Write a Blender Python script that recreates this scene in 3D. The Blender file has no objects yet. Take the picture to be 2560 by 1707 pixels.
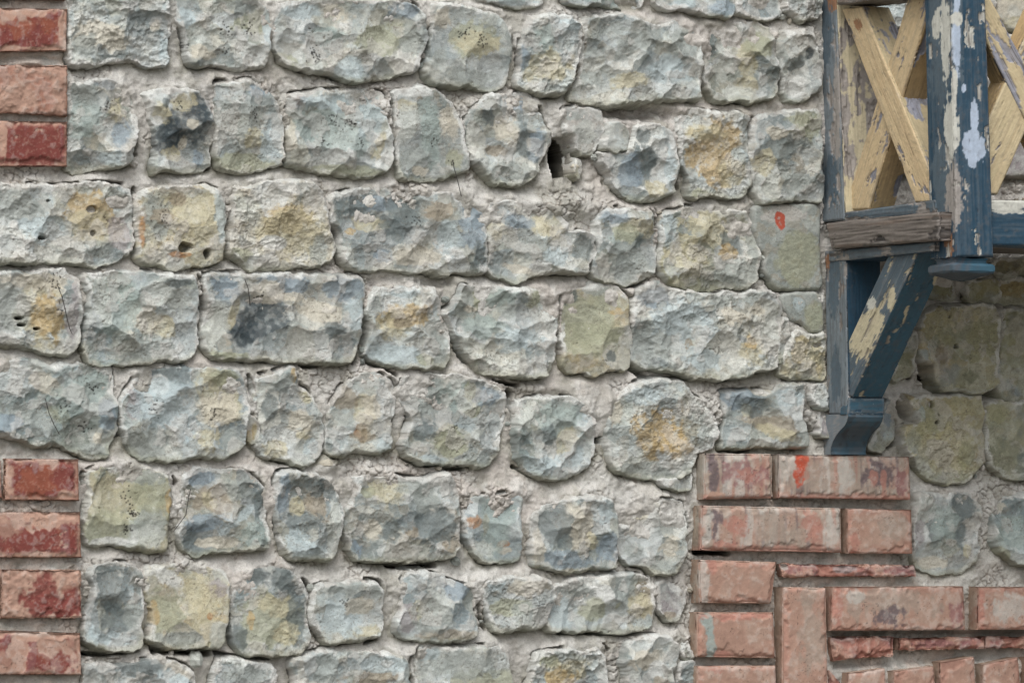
import bpy, math, random
import numpy as np
from mathutils import Matrix, Vector

# ------------------------------------------------------------------ camera
SC = bpy.context.scene
YAW, PITCH, DIST = math.radians(25), math.radians(2.2), 6.0
P0 = np.array([0.0, 0.0, 1.95])                       # wall point at the picture centre
DV = np.array([math.sin(YAW)*math.cos(PITCH), math.cos(YAW)*math.cos(PITCH), math.sin(PITCH)])
RV = np.array([math.cos(YAW), -math.sin(YAW), 0.0])
UV = np.cross(RV, DV)
CP = P0 - DIST*DV
LENS = 36*DIST/1.40
cd = bpy.data.cameras.new("camera"); cam = bpy.data.objects.new("camera", cd)
SC.collection.objects.link(cam); SC.camera = cam
cd.lens = LENS; cd.sensor_width = 36; cd.clip_start = 0.1; cd.clip_end = 500
m = Matrix(((RV[0], UV[0], -DV[0], CP[0]), (RV[1], UV[1], -DV[1], CP[1]), (RV[2], UV[2], -DV[2], CP[2]), (0, 0, 0, 1)))
cam.matrix_world = m
# ------------------------------------------------------------------ world, sun, exposure
SUN_EL, SUN_AZ = math.radians(52), math.radians(212)   # azimuth clockwise from +Y (north)
w = bpy.data.worlds.new("World"); SC.world = w; w.use_nodes = True
nt = w.node_tree; bg = nt.nodes['Background']
sky = nt.nodes.new('ShaderNodeTexSky'); sky.sky_type = 'NISHITA'; sky.sun_disc = False
sky.sun_elevation = SUN_EL; sky.sun_rotation = SUN_AZ; sky.air_density = 1.0; sky.dust_density = 5.0; sky.ozone_density = 1.0
hs = nt.nodes.new('ShaderNodeHueSaturation'); hs.inputs['Saturation'].default_value = 0.2   # overcast: cloud greys the sky
nt.links.new(sky.outputs[0], hs.inputs['Color']); nt.links.new(hs.outputs[0], bg.inputs['Color'])
bg.inputs['Strength'].default_value = 0.15; SC.view_settings.exposure = 0.20
sl = bpy.data.lights.new("sun", 'SUN'); so = bpy.data.objects.new("sun", sl); SC.collection.objects.link(so)
sl.energy = .7; sl.angle = math.radians(40); sl.color = (1.0, 0.98, 0.96)
sd_ = Vector((math.sin(SUN_AZ)*math.cos(SUN_EL), math.cos(SUN_AZ)*math.cos(SUN_EL), math.sin(SUN_EL)))
so.rotation_euler = sd_.to_track_quat('Z', 'Y').to_euler(); so.location = (0, -3, 6)
SC.view_settings.view_transform = 'Standard'; SC.view_settings.look = 'None'
SC.view_settings.gamma = 1.0
SC.render.engine = 'CYCLES'

# ------------------------------------------------------------------ pixel helpers (photo 2560 x 1707)
FPX = LENS/36*2560
S1, S2 = 800/2091, 560/2091
TILE = {'A': (0, 0, S1), 'B': (700, 0, S1), 'C': (1400, 0, S1), 'D': (0, 550, S1), 'E': (700, 550, S1), 'F': (1400, 550, S1),
        'G': (0, 1107, S1), 'H': (700, 1107, S1), 'I': (1400, 1107, S1), 'P': (2000, 0, S2), 'Q': (2000, 400, S2), 'R': (2000, 780, S2),
        'S': (1700, 1107, 860/2247)}
def unproj(t, x, y, plane='y', val=0.0):
    ox, oy, s = TILE[t]; px, py = ox+x*s, oy+y*s
    d = DV + RV*((px-1280)/FPX) + UV*((853.5-py)/FPX)
    k = (val-CP[1])/d[1] if plane == 'y' else (val-CP[0])/d[0]
    return CP + d*k
PXM = 1.40/2560                                        # metres per photo pixel at the wall
# ------------------------------------------------------------------ noise
def h2(ix, iy, seed):
    n = (ix.astype(np.int64)*374761393 + iy.astype(np.int64)*668265263 + seed*974634777) & 0xffffffff
    n = ((n ^ (n >> 13))*1274126177) & 0xffffffff
    n = ((n ^ (n >> 15))*2246822519) & 0xffffffff
    return ((n ^ (n >> 16)) & 0xffffff)/float(0xffffff)
def vn(x, y, seed):
    fx, fy = np.floor(x), np.floor(y); ix, iy = fx.astype(np.int64), fy.astype(np.int64)
    u, v = x-fx, y-fy; u = u*u*u*(u*(u*6-15)+10); v = v*v*v*(v*(v*6-15)+10)
    a, b, c, d = h2(ix, iy, seed), h2(ix+1, iy, seed), h2(ix, iy+1, seed), h2(ix+1, iy+1, seed)
    return (a+(b-a)*u+(c-a)*v+(a-b-c+d)*u*v)*2-1
def fbm(x, y, seed, octv=4, gain=0.5):
    s = 0; a = 1; t = 0
    for i in range(octv):
        c, q = math.cos(i*1.1+.4), math.sin(i*1.1+.4); f = 2.03**i
        s = s+a*vn((x*c-y*q)*f+13.7*i, (x*q+y*c)*f-7.3*i, seed+i*17); t += a; a *= gain
    return s/t
def ridged(x, y, seed, octv=3):
    s = 0; a = 1; t = 0
    for i in range(octv):
        f = 2.1**i; s = s+a*(1-2*np.abs(vn(x*f+5*i, y*f+3*i, seed+31*i))); t += a; a *= .5
    return s/t
def worley(x, y, seed):
    fx, fy = np.floor(x), np.floor(y); f1 = np.full(x.shape, 9.0); f2 = f1.copy(); idd = np.zeros(x.shape)
    for i in (-1, 0, 1):
        for j in (-1, 0, 1):
            cx, cy = fx+i, fy+j
            r1, r2 = h2(cx, cy, seed), h2(cx, cy, seed+5)
            d = np.hypot(cx+r1-x, cy+r2-y); near = d < f1
            f2 = np.where(near, f1, np.minimum(f2, d)); idd = np.where(near, h2(cx, cy, seed+9), idd); f1 = np.where(near, d, f1)
    return f1, f2, idd
def chipn(x, y, seed, tilt=.6, k=.55, amp=.5):
    # scalloped chips: lower envelope of shallow tilted bowls, one per cell; also the id of the bowl
    fx, fy = np.floor(x), np.floor(y); best = np.full(x.shape, 9.0); idd = np.zeros(x.shape)
    for i in (-1, 0, 1):
        for j in (-1, 0, 1):
            cx, cy = fx+i, fy+j
            r1, r2, r3, r4, r5 = (h2(cx, cy, seed+q) for q in (0, 5, 9, 14, 21))
            dx, dy = x-cx-r1, y-cy-r2
            v = (r3-.5)*amp+tilt*((r4-.5)*2*dx+(r5-.5)*2*dy)+k*(dx*dx+dy*dy)*2
            nb = v < best; best = np.where(nb, v, best); idd = np.where(nb, (r3*7.31+r4*3.7+r5) % 1.0, idd)
    return best, idd
def sst(a, b, x):
    t = np.clip((x-a)/(b-a), 0, 1); return t*t*(3-2*t)
def lin(c):
    c = np.array(c, float)/255; return np.where(c < .04045, c/12.92, ((c+.055)/1.055)**2.4)
ALB = 0.92
PAL = {k: lin(v)*ALB for k, v in dict(W=(192, 196, 189), G=(152, 158, 153), B=(134, 149, 159), L=(180, 193, 195), N=(155, 168, 163), Y=(188, 181, 152),
       O=(178, 156, 114), C=(198, 192, 176), D=(62, 72, 76), T=(148, 137, 118), E=(158, 160, 136), R=(178, 130, 84), M=(194, 191, 185),
       X=(186, 82, 58), K=(28, 25, 22), V=(158, 152, 152), Q=(104, 114, 114), H=(216, 218, 214),
       a=(172, 140, 124), b=(130, 72, 66), c=(150, 90, 72), d=(192, 158, 140), e=(166, 151, 138), f=(110, 98, 100), g=(190, 186, 178), h=(178, 128, 114), i=(146, 104, 104)).items()}
def mix(a, b, t):
    return a*(1-t[:, None])+b*t[:, None]
# ------------------------------------------------------------------ mesh + materials
def new_obj(name, verts, faces, mat, parent=None, col=None, smooth=True):
    me = bpy.data.meshes.new(name)
    verts = np.asarray(verts, np.float32); faces = np.asarray(faces, np.int32)
    me.vertices.add(len(verts)); me.vertices.foreach_set('co', verts.ravel())
    n = faces.shape[1]; me.loops.add(faces.size); me.loops.foreach_set('vertex_index', faces.ravel())
    me.polygons.add(len(faces)); me.polygons.foreach_set('loop_start', np.arange(0, faces.size, n, dtype=np.int32))
    me.polygons.foreach_set('loop_total', np.full(len(faces), n, np.int32))
    me.polygons.foreach_set('use_smooth', np.full(len(faces), smooth, bool))
    me.update(calc_edges=True)
    if col is not None:
        at = me.color_attributes.new('tint', 'FLOAT_COLOR', 'POINT')
        c4 = np.ones((len(verts), 4), np.float32); c4[:, :3] = col; at.data.foreach_set('color', c4.ravel())
    me.materials.append(mat)
    o = bpy.data.objects.new(name, me); SC.collection.objects.link(o)
    if parent: o.parent = parent; o.matrix_parent_inverse = parent.matrix_world.inverted()
    return o
def thing(name, loc, label, cat, group=None):
    o = bpy.data.objects.new(name, None); SC.collection.objects.link(o); o.location = loc; o.empty_display_size = .05
    o.matrix_world = Matrix.Translation(loc)
    o['label'] = label; o['category'] = cat
    if group: o['group'] = group
    return o
def material(name, grain=900, gvar=.16, bump=.25, rough=.92, blot=60, bvar=.12, spec=.25):
    mt = bpy.data.materials.new(name); mt.use_nodes = True; N = mt.node_tree; L = N.links; b = N.nodes['Principled BSDF']
    at = N.nodes.new('ShaderNodeVertexColor'); at.layer_name = 'tint'
    tc = N.nodes.new('ShaderNodeTexCoord')
    n1 = N.nodes.new('ShaderNodeTexNoise'); n1.inputs['Scale'].default_value = grain; n1.inputs['Detail'].default_value = 3; n1.inputs['Roughness'].default_value = .7
    n2 = N.nodes.new('ShaderNodeTexNoise'); n2.inputs['Scale'].default_value = blot; n2.inputs['Detail'].default_value = 5
    for n in (n1, n2): L.new(tc.outputs['Object'], n.inputs['Vector'])
    def rng(n, v):
        r = N.nodes.new('ShaderNodeMapRange'); r.inputs['From Min'].default_value = .25; r.inputs['From Max'].default_value = .75
        r.inputs['To Min'].default_value = 1-v; r.inputs['To Max'].default_value = 1+v; L.new(n.outputs['Fac'], r.inputs['Value']); return r
    r1, r2 = rng(n1, gvar), rng(n2, bvar)
    mu = N.nodes.new('ShaderNodeMath'); mu.operation = 'MULTIPLY'; L.new(r1.outputs[0], mu.inputs[0]); L.new(r2.outputs[0], mu.inputs[1])
    vm = N.nodes.new('ShaderNodeVectorMath'); vm.operation = 'SCALE'; L.new(at.outputs['Color'], vm.inputs[0]); L.new(mu.outputs[0], vm.inputs['Scale'])
    L.new(vm.outputs[0], b.inputs['Base Color'])
    bp = N.nodes.new('ShaderNodeBump'); bp.inputs['Strength'].default_value = bump; bp.inputs['Distance'].default_value = .0012
    L.new(n1.outputs['Fac'], bp.inputs['Height']); L.new(bp.outputs[0], b.inputs['Normal'])
    b.inputs['Roughness'].default_value = rough; b.inputs['Specular IOR Level'].default_value = spec
    return mt
M_STONE = material('flint_stone', 700, .20, .6, .85, 90, .10, .3)
M_MORTAR = material('lime_mortar', 600, .22, .8, .96, 50, .10, .1)
M_BRICK = material('clay_brick', 900, .14, .35, .9, 70, .10, .2)
M_TIMBER = material('painted_timber', 1100, .10, .25, .62, 80, .10, .4)

def gridfaces(ny, nx, keep=None):
    i = np.arange(ny*nx).reshape(ny, nx)
    f = np.stack([i[:-1, :-1], i[:-1, 1:], i[1:, 1:], i[1:, :-1]], -1)      # x right, z up -> normal -y
    if keep is not None:
        k = keep.reshape(ny, nx); c = k[:-1, :-1] & k[:-1, 1:] & k[1:, 1:] & k[1:, :-1]; f = f[c]
        used = np.unique(f); remap = np.full(ny*nx, -1); remap[used] = np.arange(len(used)); return remap[f.reshape(-1, 4)], used
    return f.reshape(-1, 4), None
def polysd(x, z, P):
    d = np.full(x.shape, 1e9); ins = np.zeros(x.shape, bool); n = len(P)
    for i in range(n):
        ax, az = P[i]; bx, bz = P[(i+1) % n]; ex, ez = bx-ax, bz-az
        t = np.clip(((x-ax)*ex+(z-az)*ez)/(ex*ex+ez*ez+1e-12), 0, 1)
        d = np.minimum(d, np.hypot(x-ax-t*ex, z-az-t*ez))
        if abs(ez) > 1e-12:
            c = ((az > z) != (bz > z)) & (x < ex*(z-az)/ez+ax); ins ^= c
    return np.where(ins, d, -d)
def chaikin(P):
    P = np.array(P); Q = np.roll(P, -1, 0); return np.stack([P*.87+Q*.13, P*.13+Q*.87], 1).reshape(-1, 2)
def pts(s):
    v = [float(q) for q in s.replace(' ', ',').split(',') if q]; return list(zip(v[::2], v[1::2]))

def ell(x, z, cx, cz, rx, rz, ang, nz, hard=.3, warp=.5):
    c, s = math.cos(ang), math.sin(ang); dx, dz = x-cx, z-cz
    e = np.sqrt(((dx*c+dz*s)/rx)**2+((-dx*s+dz*c)/rz)**2)+warp*nz
    return 1-sst(1-hard*.5, 1+hard*.5, e)

# ------------------------------------------------------------------ stone data: tile | outline | base tone | style | patches kind,cx,cy,rx,ry[,angle]
# style: k knapped flint, r rough, s smooth, p flat plaster-like block;   holes: kind '0'
ST = r'''
A|455,-60 1105,-60 1112,140 1092,300 1098,430 1010,432 960,432 880,400 780,395 680,412 600,435 500,440 445,420 440,200|W|r|C,1020,170,50,60;C,700,250,220,80;G,560,300,80,60;L,1080,250,30,180|
A|1130,-60 1600,-60 1770,40 1785,160 1760,260 1735,440 1640,445 1580,460 1480,440 1400,420 1310,440 1240,420 1225,380 1200,250 1130,100|W|k|E,1650,150,120,60,20;L,1230,110,60,60;C,1330,340,80,60;G,1550,40,110,40;L,1770,160,25,120|
B|-20,30 100,5 350,-8 700,0 880,20 945,90 950,180 965,260 900,400 890,460 800,470 740,490 560,530 490,540 400,520 330,490 200,465 100,440 10,400 -15,330 -40,200 -40,90|W|k|C,390,80,110,60,-20;E,640,270,150,90,20;L,470,450,120,80;B,810,50,110,50;N,300,230,120,70;G,880,260,60,110,-20;E,30,400,60,40;L,160,60,120,50|large pale flint with a smooth olive chipped facet in its middle
B|1000,25 1080,10 1180,18 1300,55 1420,80 1480,150 1520,260 1525,340 1500,430 1480,560 1400,590 1300,580 1200,565 1090,570 1000,550 940,510 945,460 970,380 970,300 985,200 1000,100|W|s|E,1310,260,150,110,10;Y,1340,290,120,80;G,1240,500,180,60;G,1050,380,60,50;C,1050,120,60,60|smooth rounded pale stone with a yellow hollow and black lichen dots
B|1630,95 1880,85 1970,140 1980,250 1970,340 1930,450 1900,540 1830,630 1740,630 1660,610 1600,590 1545,560 1570,470 1560,350 1570,230 1600,150|W|r|N,1720,280,90,100;Y,1760,440,160,100;L,1900,140,80,60;B,1600,380,40,80|
C|140,110 240,95 390,85 480,110 600,160 680,150 780,130 840,160 900,230 940,300 940,420 920,510 920,660 800,650 680,660 560,660 430,680 280,690 160,665 60,655 130,540 150,450 140,350 150,260|W|k|Y,460,520,120,50,10;L,720,450,160,80;G,520,260,160,60,30;G,250,210,90,40,40;G,200,510,130,60;G,820,280,90,80|
C|905,200 960,150 1070,150 1180,138 1290,130 1370,170 1400,240 1420,330 1450,470 1430,590 1380,640 1260,670 1160,660 1090,670 990,660 960,560 940,440 940,300|G|k|Q,1040,250,55,110;T,1090,210,40,50;Y,1240,440,70,150;E,1310,290,80,80;W,1090,420,50,150;W,1150,620,120,50|grey flint with a dark brown vertical streak and pale ribs
C|1440,210 1540,190 1650,160 1680,250 1690,400 1700,560 1620,620 1560,680 1480,650 1460,520 1440,400 1420,290|W|k|Q,1560,410,90,35,30;D,1640,350,30,40;G,1460,420,30,120;H,1550,560,70,80|
B|1250,-60 1700,-60 1710,20 1680,35 1560,45 1480,30 1420,12 1300,-5|G|k|L,1560,10,120,20|
C|20,-60 560,-60 555,5 520,50 400,52 240,25 120,28 30,12|L|k|N,300,10,150,30|
C|590,-60 1130,-60 1140,60 1100,122 1000,105 880,75 800,55 740,65 640,40 600,10|N|k|B,1050,50,90,50;L,850,20,100,30|
C|1150,-60 1450,-60 1450,100 1360,130 1290,125 1200,95 1145,85|G|k|L,1250,20,80,50|
C|1470,-60 1700,-60 1700,110 1560,140 1500,80 1460,60|G|r||
A|450,540 520,560 620,520 720,520 800,560 870,600 880,700 895,800 890,900 860,960 850,1070 780,1090 700,1085 560,1110 480,1122 440,1090 450,900 450,700|G|k|Y,770,700,60,100,10;N,560,800,110,120;B,740,550,110,40;L,760,1030,100,50;G,560,600,110,60;B,800,900,50,100|
A|930,600 1180,568 1310,575 1370,680 1390,800 1380,950 1395,1080 1360,1105 1180,1115 1060,1110 1000,1140 1020,1000 1000,850 960,700|W|k|D,1230,800,150,180;D,1110,900,100,110;D,1320,700,60,90;Y,1190,665,80,55,15;Y,1060,735,60,60;Y,1160,1010,65,50;H,1040,785,30,30;C,1255,810,34,30;Q,1090,670,30,30;B,1330,1020,50,60;C,1215,940,30,50|flint with a dark charcoal chipped face and cream spots
A|1395,530 1500,518 1640,510 1700,540 1780,590 1825,680 1862,780 1870,1040 1820,1075 1680,1120 1540,1128 1430,1090 1400,1000 1395,800|W|k|G,1560,760,160,170;Y,1670,900,70,60;B,1680,600,70,50;E,1600,1060,180,50;L,1790,900,70,120|
B|70,610 200,590 330,580 450,585 600,580 690,600 715,680 720,800 745,900 745,1060 700,1130 600,1150 480,1160 300,1130 180,1110 60,1080 40,1060 60,980 50,850 60,700|W|k|N,360,800,260,170;Y,665,940,35,90,-20;C,320,620,40,30;L,620,760,90,130;E,420,1110,220,35;V,110,650,50,50;L,330,670,200,60;C,60,900,50,120|broad flat grey green flint with scattered black lichen dots
B|740,590 830,565 900,545 980,560 1070,610 1140,680 1180,760 1210,880 1225,980 1225,1110 1160,1140 1060,1170 900,1175 810,1180 780,1140 775,1000 765,850 755,700|G|s|N,1000,860,65,200,8;C,1130,820,70,120;H,880,590,130,40;Y,820,685,60,35;G,880,1050,90,80;W,830,800,70,110;E,1160,1040,60,80;C,920,1110,50,35|tall round-shouldered flint with a pale green band and dry stem
B|1290,670 1340,620 1440,615 1560,605 1640,605 1690,680 1730,820 1765,880 1750,960 1700,1090 1640,1190 1560,1210 1460,1220 1370,1190 1300,1110 1240,1030 1225,920 1200,800 1215,745 1260,720|W|k|B,1570,655,80,50;C,1480,850,110,90;B,1690,920,50,110;Q,1360,760,60,80,20;T,1420,980,60,40;G,1530,1120,120,60;Q,1600,880,40,110|rounded flint boulder right of the tall one, left of the hole
C|300,790 380,778 450,840 460,900 420,980 340,1000 270,960 290,870|W|s||
C|460,810 570,800 680,810 740,880 765,980 770,1100 750,1200 750,1260 620,1310 520,1315 420,1280 370,1230 330,1130 270,1050 250,1000 330,1010 430,990 470,900|W|k|Q,550,900,50,55;Q,560,1060,80,130;B,480,1120,60,110;Y,640,1230,60,50;L,730,1080,30,120;Q,600,1020,50,90|flint under the broken mortar with a dark grey central facet
C|820,730 880,710 980,720 1080,740 1180,730 1240,770 1230,860 1230,960 1240,1080 1240,1200 1190,1280 1080,1290 960,1270 870,1305 830,1260 850,1150 785,1080 780,900 775,800|W|r|O,1020,1000,170,190;Y,940,870,110,60;R,778,960,14,40;E,900,1270,70,40;L,1190,1050,50,90;Y,1130,1130,80,80|pale stone with a crumbling ochre heart
C|1290,760 1400,730 1540,720 1710,710 1710,1330 1640,1320 1500,1310 1400,1330 1310,1330 1260,1250 1240,1100 1240,950 1250,850|G|k|Q,1470,980,120,110;E,1600,800,130,90;W,1340,1170,90,80;Y,1340,1060,70,70;C,1420,860,60,40;G,1560,1200,100,60|
D|-60,-240 200,-240 400,-230 620,-250 800,-240 870,-200 865,-50 885,120 860,200 780,265 650,300 540,290 400,265 200,290 60,280 -60,290|W|r|O,600,-60,160,130;Y,620,40,160,90;G,100,-100,180,80;L,300,60,140,70;V,800,100,60,120;G,600,200,160,50;0,615,-72,26,20;0,625,85,15,15;0,285,115,26,12;0,325,-128,10,7|long pale stone with a yellow patch and three small pits
D|900,-180 960,-215 1100,-240 1350,-240 1440,-200 1490,-110 1480,20 1465,150 1450,260 1380,290 1280,300 1120,325 1000,290 900,270 895,150 895,0 890,-90|Y|r|Y,1270,-20,200,150;R,932,60,22,110;L,1450,-60,35,190;T,1190,-140,50,40;G,1030,0,100,120;C,1120,-215,160,25;T,1080,-20,70,50;R,1180,225,60,15;0,1215,182,42,30;0,1362,222,18,34|squarish yellowish stone with rusty stains and a deep round pit
D|1520,-230 1600,-240 1750,-260 1900,-270 2050,-250 2120,-190 2150,-90 2175,50 2195,190 2160,260 2080,310 1930,315 1760,320 1660,330 1560,270 1480,220 1490,150 1520,20 1510,-100|C|r|O,1880,-20,160,90;Y,1890,60,200,160;W,1620,-80,110,100;E,1570,230,70,40;H,1800,150,80,40;G,2110,200,50,90|
E|320,-170 420,-190 600,-220 760,-215 900,-200 1100,-180 1250,-150 1330,-100 1355,0 1355,200 1350,330 1260,355 1180,345 1060,360 960,340 850,340 760,320 680,305 560,330 460,320 400,270 400,160 395,50 335,20 330,-60|G|k|B,640,-110,120,50;B,1280,20,90,150;Q,480,-100,110,60;Y,610,30,110,60,-10;O,470,70,40,25;Q,1310,240,50,80;B,700,230,60,50;W,440,240,60,90;Q,830,-70,120,80;C,900,230,150,60;T,1050,-60,120,60;L,1110,100,60,110;Q,760,60,90,60|long blue grey flint streaked with cream, longest of its course
E|1360,-110 1480,-130 1600,-100 1700,-110 1800,-60 1870,0 1880,90 1950,60 2050,100 2060,240 2010,300 2010,350 1880,350 1760,345 1640,370 1540,410 1400,370 1360,330 1370,200 1360,60|W|k|Y,1760,50,100,90;G,1650,180,140,80;Q,2000,180,70,110;Y,1440,60,70,80;B,1560,10,90,60;C,1570,320,110,30,-15;L,1800,230,90,50|
F|270,-60 360,-90 520,-80 610,-60 625,60 640,150 630,280 600,360 500,420 430,430 300,410 215,370 190,300 240,180 240,60|G|k|Y,520,60,110,80;B,350,-30,100,50;N,430,130,150,50;Q,480,160,110,35,20;G,450,280,140,100;E,430,80,70,50|
F|660,-40 820,-100 960,-80 1100,-70 1230,-60 1260,60 1300,180 1300,300 1280,400 1200,450 1060,430 960,465 850,450 740,430 670,370 645,290 660,150 650,50|E|k|Y,960,60,200,120;Y,850,240,160,110;G,1150,340,150,80;L,720,60,60,110;Q,1150,150,90,60,-20;O,1110,210,60,50;G,1280,120,40,120|olive yellow squarish flint left of the plastered block
F|1272,-90 1400,-100 1710,-110 1705,200 1718,450 1560,455 1420,460 1335,330 1345,240 1305,180 1272,60|G|p|X,1440,0,36,62;M,1480,-40,150,70;E,1580,250,140,180|plastered block marked with a red paint spot beside the post
F|1440,480 1705,465 1728,620 1728,730 1640,735 1580,670 1520,665 1460,590|G|p|L,1580,540,40,50;E,1680,620,70,100|
F|1500,730 1560,700 1620,740 1735,735 1740,1040 1600,1040 1430,1020 1440,920 1480,850|Y|r|O,1580,850,60,100;Y,1640,850,110,130;0,1702,815,22,13|
D|-60,340 200,330 420,310 440,360 520,400 530,560 525,750 490,850 430,890 330,880 200,850 -60,800|W|r|Y,270,580,130,200;O,320,620,90,130;C,240,400,200,50;V,480,600,40,160;G,80,580,90,140;0,130,640,22,9;0,145,685,24,9;0,245,710,18,9|
D|540,360 640,340 800,320 950,330 1140,340 1290,360 1310,500 1300,650 1300,800 1250,900 1150,930 1060,905 960,930 850,942 640,940 560,930 545,820 560,650 560,500|N|k|Y,1100,690,80,80;C,980,650,110,100;G,620,400,80,60;W,1120,480,150,100;Q,1180,410,80,30;C,820,790,60,70;N,780,560,120,160;G,950,830,180,80;W,660,500,50,150|
D|1320,350 1500,340 1700,330 1900,350 2150,340 2350,360 2395,420 2390,520 2360,620 2360,760 2310,920 2200,940 2000,930 1900,925 1700,915 1500,920 1390,900 1330,820 1320,700 1350,600 1340,480|G|k|D,1710,650,190,120,15;D,1600,740,100,90,30;B,1850,420,150,70;B,2270,450,140,80;C,1760,470,110,60;C,1900,500,80,28;Y,1545,600,30,90,-20;C,2120,600,130,60,-15;Q,1480,370,90,30;B,1480,430,80,80;W,1400,680,80,130;E,1480,890,130,30;L,2330,600,60,120;Q,2200,720,90,40|wide blue grey flint with a near-black hollow in its middle
E|560,490 640,440 760,430 900,430 1010,440 1040,510 1060,600 1100,680 1115,800 1110,900 1080,960 970,975 880,955 800,970 700,950 600,900 560,880 580,760 580,700 545,580|W|r|O,830,630,170,80;Y,760,690,110,100;L,770,880,150,70;T,820,660,50,50;L,830,470,110,40;G,1050,820,50,110;E,960,910,50,40|pale stone with an ochre band above a smooth bluish foot
E|1190,420 1280,440 1500,440 1640,450 1800,480 1810,600 1800,750 1800,880 1770,960 1710,1030 1580,1025 1440,1010 1290,990 1250,920 1170,820 1110,680 1065,600 1130,550 1180,480|W|k|E,1320,530,60,90,-30;N,1430,500,100,70;N,1330,680,150,90;G,1500,600,70,50;L,1560,790,150,90;E,1680,500,100,60,30;C,1270,580,70,30|
F|10,480 120,430 240,405 380,430 450,490 460,560 450,700 470,820 460,910 440,970 300,980 230,1020 150,990 80,1000 30,960 20,850 20,700 15,560|Y|s|E,240,620,180,150;E,220,800,140,110;C,170,935,110,35;Q,340,890,35,50,20;Q,80,480,60,50;G,260,450,140,40;O,380,600,50,30|yellow olive flint with a chalky lower lip and grey nick
F|500,440 620,390 720,440 880,470 1000,480 1100,470 1180,490 1260,450 1380,470 1420,520 1450,600 1440,700 1420,800 1420,960 1330,980 1200,1010 1060,1050 960,1025 850,1040 760,1000 640,970 540,960 470,920 470,800 462,650 470,550|W|r|Y,1260,830,90,120,20;O,1250,800,60,60;T,890,670,50,35;G,620,780,150,120;L,820,650,180,130;C,1280,590,90,50;B,620,500,90,60;T,860,840,25,60;G,1060,520,80,60;L,960,900,120,80;C,1150,620,130,60|very large pale rugged flint left of the timber bracket
F|1447,630 1490,650 1503,710 1480,840 1440,925 1424,900 1430,760|G|r||
D|-60,960 60,900 130,880 190,900 330,930 500,920 620,950 740,960 750,1100 770,1200 765,1400 720,1480 700,1550 560,1555 480,1510 400,1470 240,1470 120,1430 60,1400 -60,1390|N|k|E,400,1270,90,50,-15;C,300,1060,110,60,-30;G,200,1300,150,90;B,30,1330,120,60;N,560,1200,180,180;W,250,950,100,40;C,655,1420,30,45;G,620,1500,100,40;B,720,1300,50,90|
D|900,1000 1000,950 1130,950 1280,950 1400,960 1560,980 1590,1030 1610,1120 1620,1250 1600,1400 1570,1500 1440,1560 1300,1550 1200,1560 1000,1580 900,1560 830,1450 790,1340 780,1220 820,1110|L|k|Y,1440,1170,110,180,15;C,1420,1250,110,130,20;Y,1350,1430,90,90,30;Q,1130,1010,100,70;V,890,1190,45,120;H,1060,1070,45,60;G,1520,1440,60,90;L,1060,1230,160,160;E,1480,1040,80,60;G,1000,1450,180,90|broad rounded flint with a yellow diagonal slab on its right half
D|1640,1020 1760,990 1950,930 1960,1080 2010,1100 2060,1180 2110,1290 2115,1380 2100,1500 2060,1580 1950,1620 1880,1580 1800,1560 1720,1540 1680,1480 1700,1400 1670,1290 1660,1170|W|k|Q,1780,1220,50,75;Y,1800,1490,80,50;O,1930,1010,25,60;Y,1990,1400,45,35;L,2040,1490,40,50;G,1850,1060,90,60;Y,2000,1150,60,50;C,1960,1300,80,90|
D|1610,1270 1670,1290 1700,1400 1690,1460 1640,1450 1615,1370|Y|s|O,1650,1400,40,40|
E|400,1080 480,1020 560,990 680,1000 740,1050 760,1130 760,1250 735,1330 740,1430 740,1510 600,1520 500,1515 400,1560 330,1540 290,1490 290,1400 320,1270 360,1160|W|r|R,540,1370,45,60;Y,560,1280,60,130;T,430,1150,80,110;C,610,1230,60,90;G,560,1060,120,60;T,560,1410,70,35;L,700,1450,50,80|
E|800,1020 900,990 1050,1000 1200,1010 1330,1040 1420,1080 1480,1150 1480,1260 1450,1400 1420,1530 1350,1610 1200,1600 1100,1590 950,1600 840,1560 800,1480 830,1400 860,1290 790,1200 770,1120|G|k|E,1280,1240,60,50;B,1370,1150,80,80,30;G,960,1130,140,140;E,1120,1450,90,90;N,1180,1130,110,100;Q,950,1370,90,60,20;W,1310,1390,90,30,25;E,1270,1110,40,60;L,980,1580,110,40|
E|1545,1180 1700,1140 1880,1150 2000,1190 2050,1290 2060,1420 2060,1530 2010,1620 1900,1680 1800,1700 1680,1670 1590,1620 1545,1560 1550,1480 1535,1380 1530,1280|N|k|G,1820,1230,150,60;N,1830,1310,140,110;Y,1880,1450,60,90,-30;W,1600,1300,60,90;L,1760,1600,150,70;Q,1760,1420,60,70;L,1980,1560,60,90|
F|400,1130 500,1050 640,1025 800,1040 860,1130 960,1190 1020,1260 1040,1380 1000,1490 900,1540 880,1600 850,1650 740,1690 640,1690 480,1670 370,1640 330,1560 310,1440 310,1300 340,1190|W|r|O,660,1370,200,150;O,740,1420,110,110;L,540,1150,130,60;C,380,1230,50,110;G,900,1350,90,90;G,600,1630,220,40|pale stone with a bright ochre patch left of the brick corner
I|655,250 760,235 850,195 855,290 780,305 680,285|G|k||
F|1060,1110 1200,1110 1350,1100 1500,1050 1600,1060 1610,1150 1590,1280 1620,1400 1610,1480 1500,1490 1360,1475 1260,1490 1150,1480 1040,1490 1060,1400 1080,1300 1060,1200|G|k|T,1370,1330,150,60,-12;Y,1400,1380,120,40,-20;B,1180,1160,110,70;L,1500,1160,110,60;Y,1230,1240,30,40;Q,1280,1220,90,60;C,1330,1110,60,30|
F|1640,1080 1742,1080 1748,1230 1700,1240 1650,1190|W|r||
F|1700,1250 1750,1250 1755,1420 1690,1420|V|s||
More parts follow.
